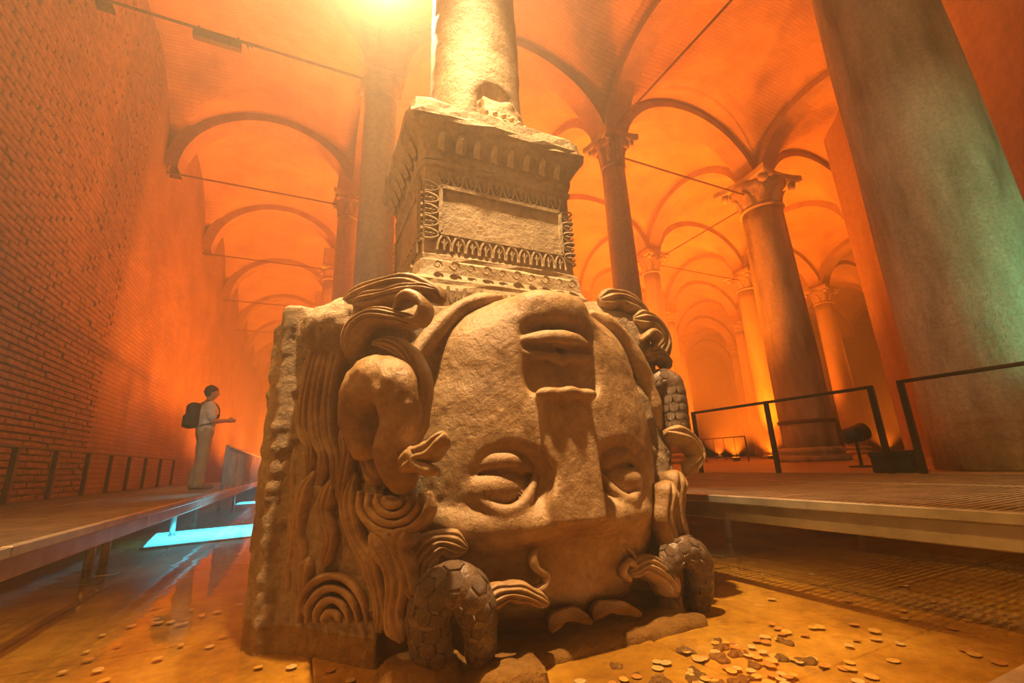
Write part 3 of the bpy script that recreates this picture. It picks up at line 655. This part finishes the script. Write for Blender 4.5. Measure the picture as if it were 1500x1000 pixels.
# ------------------------------------------------------------------ carved pedestal and the column on it
ped = thing('carved_pedestal', 'ornate carved square pedestal resting on the stone head', 'pedestal', (MX, MY, 1.36))
def sq_rings(prof, n=10, jit=.006, asp=.86):          # prof: (half x, z)
    v = []; f = []; g = np.random.default_rng(4)
    for hx, z in prof:
        hy = hx*asp
        for c in range(4):
            x0, y0 = [(-1, -1), (1, -1), (1, 1), (-1, 1)][c]; x1, y1 = [(1, -1), (1, 1), (-1, 1), (-1, -1)][c]
            for k in range(n):
                t = k/n; e = 1 - .03*(1 if k == 0 else 0); v.append(((x0+(x1-x0)*t)*hx*e + g.normal(0, jit*.4), (y0+(y1-y0)*t)*hy*e + g.normal(0, jit*.4), z + g.normal(0, jit*.4)))
    N = 4*n; m = len(prof)
    f = [(i*N+k, i*N+(k+1) % N, (i+1)*N+(k+1) % N, (i+1)*N+k) for i in range(m-1) for k in range(N)] + [tuple(range(N))[::-1], tuple(range((m-1)*N, m*N))]
    return v, f
def pz(z): return z - 1.36
body = [(.54, 1.36), (.57, 1.42), (.575, 1.52), (.555, 1.56), (.56, 1.585), (.55, 1.60), (.535, 1.63), (.53, 1.70), (.515, 1.72), (.515, 1.745), (.50, 1.76), (.50, 2.31), (.515, 2.325), (.515, 2.35), (.505, 2.36)]
MB().add(*sq_rings([(a, pz(z)) for a, z in body])).obj('body', M_ped, ped, False)
corn = [(.505, 2.36), (.51, 2.40), (.525, 2.46), (.555, 2.52), (.59, 2.57), (.605, 2.585), (.612, 2.60), (.612, 2.625), (.595, 2.63), (.585, 2.66), (.58, 2.72), (.56, 2.74), (.3, 2.75)]
MB().add(*sq_rings([(a, pz(z)) for a, z in corn], 14, .012)).obj('cornice', M_ped, ped, False)
# frames and ornaments repeat on the four sides
def tongue():                                          # rounded leaf of the cornice
    v = []; f = []; prof = [(0, 0), (.032, .01), (.036, .05), (.03, .095), (.018, .12), (0, .125)]
    n = len(prof)
    for s_ in (1, -1):
        for w, z in prof: v.append((w*s_, 0, z))
    for w, z in prof: v.append((0, -.022 if 0 < z < .12 else 0, z))
    f = []
    for i in range(n-1):
        a, b, c = i, 2*n+i, n+i; f += [(a, a+1, b+1, b), (b, b+1, c+1, c)]
    return new_mesh('egg', v, f, M_ped, False)
def arc_leaf(w=.085, h=.10, r=.009):                   # hanging loop with a middle stem
    m = MB(); pts = [(w/2*math.cos(a), 0, h*math.sin(a)) for a in np.linspace(0, math.pi, 9)]
    for p, q in zip(pts[:-1], pts[1:]): m.bar(p, q, r, 5)
    m.bar((0, 0, .005), (0, 0, h*.75), r*.8, 5); m.bar((0, 0, h*.3), (w*.22, 0, h*.62), r*.6, 4); m.bar((0, 0, h*.3), (-w*.22, 0, h*.62), r*.6, 4)
    return m.mesh('leaf', M_ped)
def volute(r=.034):
    m = MB(); pts = [((r*(1-.12*a))*math.cos(a)*1.0, 0, (r*(1-.12*a))*math.sin(a)) for a in np.linspace(0, 6.2, 15)]
    for p, q in zip(pts[:-1], pts[1:]): m.bar(p, q, .008, 5)
    return m.mesh('scroll', M_ped)
EGG, ARC, VOL = tongue(), arc_leaf(), volute()
for side in range(4):
    hx, hy = ((.5, .43), (.43, .5))[side % 2]; rz = side*math.pi/2; Rm = Matrix.Rotation(rz, 3, 'Z')
    def put(nm, me, u, out, z, rot=(0, 0, 0), sc=1.):
        p = Rm @ Vector((u, -(hy + out), pz(z))); o = link(nm, me, ped, p, (rot[0], rot[1], rz + rot[2])); o.scale = (sc,)*3; o.rotation_mode = 'XYZ'; return o
    ne = 8 if side % 2 == 0 else 7
    for k in range(ne): put('egg', EGG, -hx*.9 + (2*hx*.9)*(k+.5)/ne, .022, 2.41, (R(22), 0, 0))
    nl = 10 if side % 2 == 0 else 9
    for k in range(nl): put('leaf', ARC, -hx*.84 + 2*hx*.84*(k+.5)/nl, .006, 2.285, (math.pi, 0, 0), .92)
    for k in range(nl): put('leaf', ARC, -hx*.84 + 2*hx*.84*(k+.5)/nl, .008, 1.775, (0, 0, 0), .95)
    for e in (-1, 1):
        for k in range(5): put('leaf', ARC, e*hx*.985, .006, 1.87 + .075*k, (0, -e*math.pi/2, 0), .8)
    for k in range(nl):
        u = -hx*.95 + 2*hx*.95*(k+.5)/nl
        put('scroll', VOL, u, .048, 1.665, (0, 0, 0), .8 + .2*(k % 2))
        put('leaf', ARC, u, .085, 1.53, (math.pi, 0, 0), 1.15)
    for e in (1.765, 2.20):                            # panel mouldings
        a_, b_ = Rm @ Vector((-hx*.8, -(hy+.004), pz(1.885 if e < 2 else 2.185))), Rm @ Vector((hx*.8, -(hy+.004), pz(1.885 if e < 2 else 2.185)))
        MB().sqbar(a_, b_, .022, .022).obj('moulding', M_ped, ped)
    for e in (-1, 1):
        a_, b_ = Rm @ Vector((e*hx*.8, -(hy+.004), pz(1.885))), Rm @ Vector((e*hx*.8, -(hy+.004), pz(2.185))); MB().sqbar(a_, b_, .022, .022).obj('moulding', M_ped, ped)
    nb = 16
    for k in range(nb):                                # bead row
        put('bead', BEAD, -hx*.97 + 2*hx*.97*(k+.5)/nb, .055, 1.61) if False else None
cs = thing('column', 'pale column standing on the carved pedestal under the lamp glow', 'column', (MX, MY, 2.745), 0, 'columns of the vaulted hall')
Fb = Field((-.62, -.55, -.02), (.62, .55, .52), .013)
for z, r, t in ((.03, .46, .045), (.10, .43, .04), (.165, .40, .038), (.22, .385, .03)):
    Fb.op(lambda x, y, zz, z=z, r=r, t=t: np.sqrt((np.sqrt(x*x + (y*1.06)**2) - r + t)**2 + (zz-z)**2) - t, (-r-.05, -r-.05, z-t), (r+.05, r+.05, z+t), .012)
Fb.op(lambda x, y, z: np.maximum(np.sqrt(x*x + y*y) - .37 + 0*z, np.abs(z-.13) - .16 + 0*x + 0*y), (-.4, -.4, -.05), (.4, .4, .3), .01)
Fb.ell((-.30, -.34, .16), (.22, .15, .30), .03, True); Fb.ell((.02, -.46, .33), (.16, .12, .14), .03, True)
Fb.noise(.004, .06, 9)
link('base', Fb.mesh('base', M_ped), cs)
for k in range(46):                                    # bead moulding round the base
    a = 2*math.pi*k/46
    if R(205) < a < R(258): continue
    bd = MB().lathe([(.001, -.016), (.016, -.009), (.019, 0), (.016, .009), (.001, .016)], 8).obj('bead', M_ped, cs, True) if k == 0 else link('bead', bd.data, cs)
    bd.location = (.452*math.cos(a), .43*math.sin(a), .082)
Fs = Field((-.42, -.42, .12), (.42, .42, 4.6), .022)
Fs.op(lambda x, y, z: np.maximum(np.sqrt(x*x + y*y) - (.345 - .008*z), np.abs(z-2.34) - 2.2 + 0*x + 0*y), (-.36, -.36, .1), (.36, .36, 4.6), .02)
Fs.ell((.02, -.40, .20), (.20, .16, .22), .05, True)
Fs.noise(.004, .12, 11)
link('shaft', Fs.mesh('shaft', M_ped), cs)
link('capital', MB().lathe([(.30, 0), (.36, .03), (.33, .08), (.36, .2), (.46, .45), (.46, .55)], 40).mesh('capital', M_capital, True), cs, (0, 0, 4.5))

# ------------------------------------------------------------------ walkways of steel grating
PT = .38
def panel_mesh(wx, ly):
    m = MB(); n = int(ly/.036)
    for k in range(n+1): y = ly*k/n; m.box((0, y-.0045, -.03), (wx, y+.0045, 0))
    k = int(wx/.11)
    for q in range(k+1): x = wx*q/k; m.box((x-.004, 0, -.018), (x+.004, ly, -.004))
    for x in (0, wx-.012): m.box((x, 0, -.035), (x+.012, ly, .002))
    return m.mesh('grating_panel', M_grate)
def walkway(label, x0, x1, y0, y1, edge, side, legs, ly, fp=.28):
    t = thing('walkway', label, 'walkway', (0, 0, -.10)); L = (0, 0, .10)
    nx = 2; w = (x1-x0)/nx; me = panel_mesh(w-.012, ly-.012); y = y0
    while y < y1 - .01:
        for k in range(nx): link('grating_panel', me, t, (x0+k*w+.006, y+.006, PT+.10))
        y += ly
    for k in range(nx+1):
        x = x0 + k*w; out = (k == 0 and side < 0) or (k == nx and side > 0)
        if not out: MB().cbox((x-.03, y0, PT-.12), (x+.03, y1, PT-.034), .004).obj('beam', M_metal, t, False, L)
    y = y0                                              # edge: thin nosing over a deep channel, in lengths
    while y < y1 - .01:
        e = min(y+2*ly, y1); xo = edge
        m = MB().cbox((xo-.02, y+.004, PT-.038), (xo+.02, e-.004, PT+.004), .004); m.obj('nosing', M_metal, t, False, L)
        xi = xo - side*.05
        MB().cbox((xi-.02, y+.003, PT-.135), (xi+.02, e-.003, PT-.042), .005).obj('edge_beam', M_metal, t, False, L)
        y = e
    for lx_, ly_ in legs:
        lg = MB().bar((lx_, ly_, -.10), (lx_, ly_, PT-.1), .028, 10).obj('leg', M_metal, t, True, L)
        MB().cbox((lx_-fp, ly_-fp*.57, -.105), (lx_+fp, ly_+fp*.57, -.085), .006).obj('foot_plate', M_metal, lg)
        MB().lathe([(.04, -.085), (.04, -.05), (.028, -.045)], 8).obj('nut', M_metal, lg, False, (lx_, ly_, 0))
    return t
walkway('steel grating walkway along the left brick wall', -3.3, -1.0, .5, 16.5, -1.0, 1, [(-1.32, y) for y in (1.6, 3.0, 4.45, 4.75, 6.9, 8.2, 10.4, 12.6)] + [(-3., y) for y in (2, 5, 8, 11)], 1.0, .1)
walkway('steel grating walkway on the right below the black railing', 2.24, 4.92, -1.6, 9.4, 2.24, -1, [(3.05, y) for y in (-.6, 2.66, 4.4, 6.2)] + [(4.6, y) for y in (-.6, 2.6, 5.8)], 1.1)
def railing(label, x, ys, top, m, base=PT, w=.045, bars=0, thick=.03, group=None, end=True):
    t = thing('railing', label, 'railing', (x, ys[0], base), 0, group)
    MB().cbox((-w/2, -w/2, top-base-thick), (w/2, ys[-1]-ys[0]+w/2, top-base), .006).obj('top_rail', m, t)
    for y in ys: MB().cbox((-w/2, y-ys[0]-w/2, 0), (w/2, y-ys[0]+w/2, top-base-thick), .004).obj('post', m, t)
    if bars:
        y0, y1 = ys[0], ys[-1]; n = int((y1-y0)/bars)
        for k in range(1, n): MB().box((-.008, (y1-y0)*k/n-.006, .06), (.008, (y1-y0)*k/n+.006, top-base-thick)).obj('baluster', m, t)
    return t
railing('black railing section behind the head, with the post near its middle', 4.86, [2.36, 3.44, 4.53], 1.18, M_rail)
railing('black railing section running off the right edge of the picture', 4.86, [-1.2, .45, 2.12], 1.19, M_rail)
railing('black railing section mostly hidden by the head', 4.86, [4.74, 5.8, 6.9], 1.18, M_rail)
railing('low brown railing against the left brick wall', -3.1, [6.1, 7.48, 8.51, 9.6, 10.6, 11.6, 12.7, 13.9, 15.2], 1.06, M_leftrail, w=.06, thick=.035)
railing('grey railing at the pool edge beyond the visitor, lit turquoise', -1.03, [8.25, 9.6, 11, 12.4, 13.8, 15.2], 1.05, M_metal, bars=.13)
# lower walkway and rail far off in the arcade
railing('thin far railing in the mist beyond the black railing', 12.3, [9.6, 11.2, 12.8, 14.4], 1.1, M_iron, base=.335, w=.035, bars=.4)

# black cases and lamp silhouettes standing on the ledge
def case(x, y, w, d, h, label, rz=0):
    t = thing('equipment_case', label, 'case', (x, y, .365), rz)
    MB().cbox((-w/2, -d/2, 0), (w/2, d/2, h), .02).obj('body', M_black, t); MB().cbox((-w/2-.01, -d/2-.01, h-.05), (w/2+.01, d/2+.01, h+.01), .012).obj('lid', M_black, t)
    MB().sqbar((-.08, -d/2-.02, h*.6), (.08, -d/2-.02, h*.6), .02).obj('handle', M_iron, t)
case(5.35, 2.55, .46, .32, .20, 'low black case on the ledge behind the railing gap', R(20))
def standlamp(x, y, z, h, label, rz):
    t = thing('stage_light', label, 'lamp', (x, y, z), rz)
    MB().lathe([(.16, 0), (.16, .02), (.03, .03)], 16).obj('base', M_black, t); MB().bar((0, 0, .02), (0, 0, h), .022).obj('stand', M_black, t)
    MB().bar((0, .16, h+.02), (0, -.16, h+.10), .11, 14, .13).obj('housing', M_black, t, True); MB().sqbar((-.14, 0, h-.04), (-.14, 0, h+.07), .02).sqbar((.14, 0, h-.04), (.14, 0, h+.07), .02).sqbar((-.14, 0, h-.04), (.14, 0, h-.04), .02).obj('yoke', M_black, t)
standlamp(7.6, 4.05, .335, .42, 'dark stage light silhouetted beside the foot of the stout column', R(70))

# lamp fixture hung on the nearest tie rod, top left
lf = thing('hanging_lamp', 'dark lamp bar hung on the tie rod, top left', 'lamp', (-1.76, gy(1), 7.72))
MB().cbox((-.34, -.06, -.20), (.34, .06, -.06), .012).obj('housing', M_iron, lf)
for s_ in (-.28, .28): MB().sqbar((s_, 0, -.07), (s_, 0, .05), .03).obj('bracket', M_iron, lf)
MB().lathe([(.005, -.07), (.04, -.06), (.05, -.02), (.02, .0)], 12).obj('spot', M_metal, lf, True, (.46, 0, -.03))

# ------------------------------------------------------------------ coins and rubble in the pool
COIN = MB().lathe([(.0205, 0), (.022, .001), (.022, .003), (.0205, .004), (.019, .0034), (.0001, .0036)], 18)
coins = [COIN.mesh('coin', plain('coin_'+n_, c, .35, .35, .15, 30)) for n_, c in (('brass', (.85, .66, .28)), ('silver', (.82, .76, .62)), ('copper', (.70, .42, .20)))]
g = np.random.default_rng(21); spots = []
for c, s_, n_ in (((1.42, 1.28), (.20, .14), 70), ((1.75, 1.25), (.30, .22), 26), ((-.35, 2.9), (.42, .6), 46), ((.25, 1.9), (.35, .25), 26), ((2.3, 1.2), (.35, .3), 16), ((.8, 1.45), (.3, .1), 16)):
    for k in range(n_): spots.append((g.normal(c[0], s_[0]), g.normal(c[1], s_[1])))
k = 0
for x, y in spots:
    if -.30 < (x-MX) < .75 and y - MY > -1.15: continue
    if (x-MX) > -1.25 and (x-MX) < .75 and (-.775*(x-MX) - .631*(y-MY)) < 1.06 and y > 1.55: continue
    o = link('coin', coins[int(g.integers(3))], None, (x, y, -.094 + g.uniform(0, .004)), (g.normal(0, .05), g.normal(0, .05), 0)); q = g.uniform(.6, .95); o.scale = (q, q, .55)
    where = 'heaped below the right of the head' if x > 1.0 and y < 1.7 else 'scattered left of the head'
    tag(o, f'small round coin on the pool floor, {where}', 'coin', f'coins {where}')
peb = []
for v_ in range(4):
    f = Field((-.06,)*3, (.06,)*3, .007); f.ell((0, 0, 0), (.038, .03, .018), .01); f.noise(.006, .03, 30+v_); peb.append(f.mesh('pebble', M_block))
for k in range(26):
    x, y = g.normal(1.38, .22), g.normal(1.30, .13)
    if y > 1.52: continue
    o = link('pebble', peb[k % 4], None, (x, y, -.098), (0, 0, g.uniform(0, 6))); q = g.uniform(.35, .9); o.scale = (q, q, q)
    tag(o, 'small flat stone among the coins below the head', 'stone', 'loose stones among the coins')

kb = MB().cbox((1.30, .42, -.10), (2.19, .685, .05), .012).obj('stone_kerb', M_ledge, None); tag(kb, 'grey stone kerb cut by the bottom right corner of the picture', 'kerb', kind='thing')

# ------------------------------------------------------------------ the visitor
per = thing('person', 'visitor in white T-shirt and khaki trousers with a dark backpack, seen from behind', 'person', (-1.55, 9.45, PT), R(20))
skin = plain('skin', (.50, .30, .21), .55, 0, .1, 6, .05); shirt = plain('white_cotton', (.74, .70, .64), .8, 0, .06, 5, .2); khaki = plain('khaki_cloth', (.42, .38, .27), .85, 0, .12, 5, .25)
dark = plain('dark_nylon', (.05, .04, .035), .6, 0, .3, 9, .2); hairm = plain('dark_hair', (.05, .03, .02), .6, 0, .3, 40, .5); shoe = plain('shoe_leather', (.20, .13, .09), .6, 0, .2, 9)
# local: +X is ahead, +Y his left
hip, kn, an_ = [(0, s_*.10, .90) for s_ in (1, -1)], [(.03, .11, .49), (.0, -.11, .49)], [(-.05, .12, .09), (-.02, -.13, .09)]
sh = [(.0, .19, 1.42), (.0, -.19, 1.42)]; el = [(.06, .25, 1.14), (.05, -.25, 1.13)]; wr_ = [(.30, .13, 1.17), (.30, -.12, 1.16)]
Bf = Field((-.35, -.42, -.01), (.52, .42, 1.80), .0095)
Bf.ell((0, 0, 1.0), (.115, .165, .16), .05); Bf.ell((0, 0, 1.28), (.125, .185, .22), .08); Bf.cap((0, 0, 1.44), (.02, 0, 1.56), .062, .055, .03)
Bf.ell((.035, 0, 1.655), (.098, .078, .118), .03); Bf.ell((.06, 0, 1.60), (.06, .055, .06), .03); Bf.ell((.135, 0, 1.635), (.022, .014, .024), .012)
for s_ in (1, -1): Bf.ell((.02, .078*s_, 1.65), (.022, .012, .032), .008); Bf.ell((.118, .03*s_, 1.665), (.012, .016, .009), .006, True)
Bf.cap((.122, -.022, 1.60), (.122, .022, 1.60), .004, .004, .004, True)
for i in (0, 1):
    Bf.cap(hip[i], kn[i], .085, .058, .04); Bf.cap(kn[i], an_[i], .056, .04, .03); Bf.cap(an_[i], (an_[i][0]+.15, an_[i][1], .035), .04, .035, .03)
    Bf.cap(sh[i], el[i], .055, .042, .04); Bf.cap(el[i], wr_[i], .042, .028, .02)
    w_ = np.array(wr_[i]); pm = w_ + (.055, -.02*(1 if i == 0 else -1), .005); Bf.ell(pm, (.05, .022, .036), .015)
    for q in range(4): b0 = pm + (.035, 0, .026-.017*q); Bf.cap(b0, b0 + (.04, -.02*(1 if i == 0 else -1), .0), .0095, .009, .004); Bf.cap(b0 + (.04, -.02*(1 if i == 0 else -1), .0), b0 + (.05, -.045*(1 if i == 0 else -1), .0), .009, .008, .004)
    Bf.cap(pm + (-.01, 0, .03), pm + (.035, -.02*(1 if i == 0 else -1), .058), .011, .009, .006)
link('body', Bf.mesh('body', skin), per)
Tf = Field((-.35, -.42, .80), (.35, .42, 1.58), .011)
Tf.ell((0, 0, 1.02), (.140, .190, .17), .05); Tf.ell((0, 0, 1.28), (.150, .205, .225), .08)
for i in (0, 1): e = np.array(sh[i])*.25 + np.array(el[i])*.75; Tf.cap(sh[i], e, .072, .070, .05)
Tf.box((0, 0, .78), (.4, .4, .12), .01, .005, True); Tf.cap((0, 0, 1.47), (.02, 0, 1.6), .075, .07, .01, True); Tf.noise(.006, .06, 4)
link('t_shirt', Tf.mesh('t_shirt', shirt), per)
Pf = Field((-.3, -.3, .03), (.3, .3, 1.04), .011)
Pf.ell((0, 0, .96), (.135, .18, .12), .05)
for i in (0, 1): Pf.cap(hip[i], kn[i], .105, .088, .03); Pf.cap(kn[i], (an_[i][0], an_[i][1], .08), .088, .078, .03)
Pf.noise(.007, .07, 8); link('trousers', Pf.mesh('trousers', khaki), per)
Hf = Field((-.14, -.14, 1.52), (.2, .14, 1.82), .0095); Hf.ell((.018, 0, 1.678), (.112, .090, .115), .02); Hf.box((.14, 0, 1.60), (.09, .2, .075), .02, .02, True); Hf.noise(.004, .03, 5)
link('hair', Hf.mesh('hair', hairm), per)
bp = Field((-.42, -.22, .98), (-.05, .22, 1.56), .011); bp.box((-.215, 0, 1.24), (.09, .155, .22), .07, .02); bp.box((-.29, 0, 1.15), (.05, .12, .11), .04, .02)
bag = thing('backpack', 'dark backpack on the visitor\'s back', 'backpack', per.location, R(20)); link('body', bp.mesh('backpack', dark), bag)
for s_ in (1, -1):
    q = spline([(-.14, .10*s_, 1.42), (-.04, .12*s_, 1.505), (.09, .12*s_, 1.45), (.155, .13*s_, 1.30), (.08, .19*s_, 1.12), (-.12, .15*s_, 1.06)], 18); m = MB()
    for a_, b_ in zip(q[:-1], q[1:]): m.sqbar(a_, b_, .045, .014)
    m.obj('strap', dark, bag)
for i in (0, 1):
    f = Field((-.12, -.08, -.005), (.26, .08, .14), .009); f.ell((.10, 0, .045), (.13, .048, .048), .02, p=2.6); f.ell((-.01, 0, .06), (.06, .042, .055), .03); f.box((0, 0, -.05), (.4, .2, .05), .005, .004, True)
    link('shoe', f.mesh('shoe', shoe), per, (an_[i][0]+.0, an_[i][1], 0))
cm = MB().cbox((.37, -.06, 1.14), (.39, .06, 1.22), .004).obj('phone', M_black, None, False, per.location, (0, 0, R(20))); tag(cm, 'dark phone held in front of the visitor', 'phone', kind='thing')

# ------------------------------------------------------------------ floodlights at the column feet
GLOW = {}; UP = 5.0
def flood(x, y, z, e, label, color=ORANGE, target=None, cone=120, size=.07, vis=True, group='orange uplights in the hall'):
    tg = Vector(target) if target else Vector((x, y, 9)); p = Vector((x, y, z+.16))
    if vis:
        t = thing('floodlight', label, 'lamp', (x, y, z), 0, group)
        if color not in GLOW: GLOW[color] = emit('lens_glow', color, 12)
        MB().cbox((-.10, -.07, .03), (.10, .07, .13), .012).obj('housing', M_black, t)
        MB().box((-.085, -.055, .13), (.085, .055, .136)).obj('lens', GLOW[color], t)
        MB().sqbar((-.12, 0, .0), (-.12, 0, .12), .015).sqbar((.12, 0, .0), (.12, 0, .12), .015).sqbar((-.12, 0, .007), (.12, 0, .007), .015).obj('bracket', M_iron, t)
    lamp('uplight', 'SPOT', p, e*UP, color, tg, size, cone, .6)
for k, (x, y, e) in enumerate([(13.0, 10.6, 900), (15.3, 11.0, 900), (8.6, 9.6, 1100), (12.4, 14, 900), (19.5, 13.6, 900), (17, 18.6, 900), (22, 19, 900), (9, 15, 900), (14, 24, 1000), (24, 27, 1200), (7.4, 8.3, 300), (17.6, 8.5, 350), (25.5, 10.6, 800)]):  # last two added to lighten the dark stretch past the partition
    fc = ORANGE if y < 12 else (1, .14, .006)
    flood(x, y, .335, e, ['orange floodlight with a bright beam on the floor behind the railing post', 'orange floodlight beside the foot of the stout column'][k] if k < 2 else 'orange floodlight hidden in the mist of the arcade', fc)
for x, y, e in [(3.2, 13, 900), (.25, 12.6, 420), (-.6, 15.6, 650), (-.7, 20, 800), (-.7, 26, 900), (-.7, 33, 900)]:
    flood(x, y, -.125, e, 'orange floodlight in the left aisle water', cone=150)
# added glow panels for turquoise pool patches; green spot right of the thick column
def bcy(t, b):                                         # added glow, set brighter towards the middle of the panel
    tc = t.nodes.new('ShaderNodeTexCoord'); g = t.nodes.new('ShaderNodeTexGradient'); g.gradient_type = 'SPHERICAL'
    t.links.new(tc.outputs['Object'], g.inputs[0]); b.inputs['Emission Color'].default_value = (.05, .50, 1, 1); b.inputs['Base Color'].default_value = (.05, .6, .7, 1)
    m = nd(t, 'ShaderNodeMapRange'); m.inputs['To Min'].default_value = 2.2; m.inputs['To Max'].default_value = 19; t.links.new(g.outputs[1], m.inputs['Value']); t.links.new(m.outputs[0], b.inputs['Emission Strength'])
M_cyan = mat('turquoise_glow', bcy)
def add_glow_panel(label, c, w, l, rz):  # added glowing panel in place of a bright patch in the water
    t = thing('pool_glow_panel', label, 'lamp', (*c, -.10), rz, 'added glowing panels for turquoise patches in the pool')
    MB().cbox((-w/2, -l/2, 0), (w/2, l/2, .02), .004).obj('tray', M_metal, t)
    MB().box((-w/2+.03, -l/2+.03, .02), (w/2-.03, l/2-.03, .03)).obj('glow_sheet', M_cyan, t)
add_glow_panel('added glowing panel for the bright turquoise patch in the water beside the left walkway', (-.95, 6.85), 1.15, 1.35, R(8))
add_glow_panel('added glowing panel for the smaller far turquoise patch in the water of the left aisle', (-.85, 13.0), .9, .9, 0)
lamp('green_spot', 'SPOT', (6.1, -1.0, .6), 420, (.05, .8, .38), (6.6, 1.6, 2.3), .05, 60, .6)

# bracket that carries the warm lamp beside the pedestal's column
bl = thing('bracket_lamp', 'warm lamp on an iron bracket high on the pedestal column', 'lamp', (.48, 4.0, 6.1))
MB().lathe([(.16, .02), (.15, .10), (.06, .16), (.02, .18)], 16).obj('hood', M_black, bl, True)
MB().bar((0, 0, .16), (.40, -1.08, .16), .025).bar((.1, -.27, .16), (.42, -1.1, -.25), .018).obj('arm', M_iron, bl)
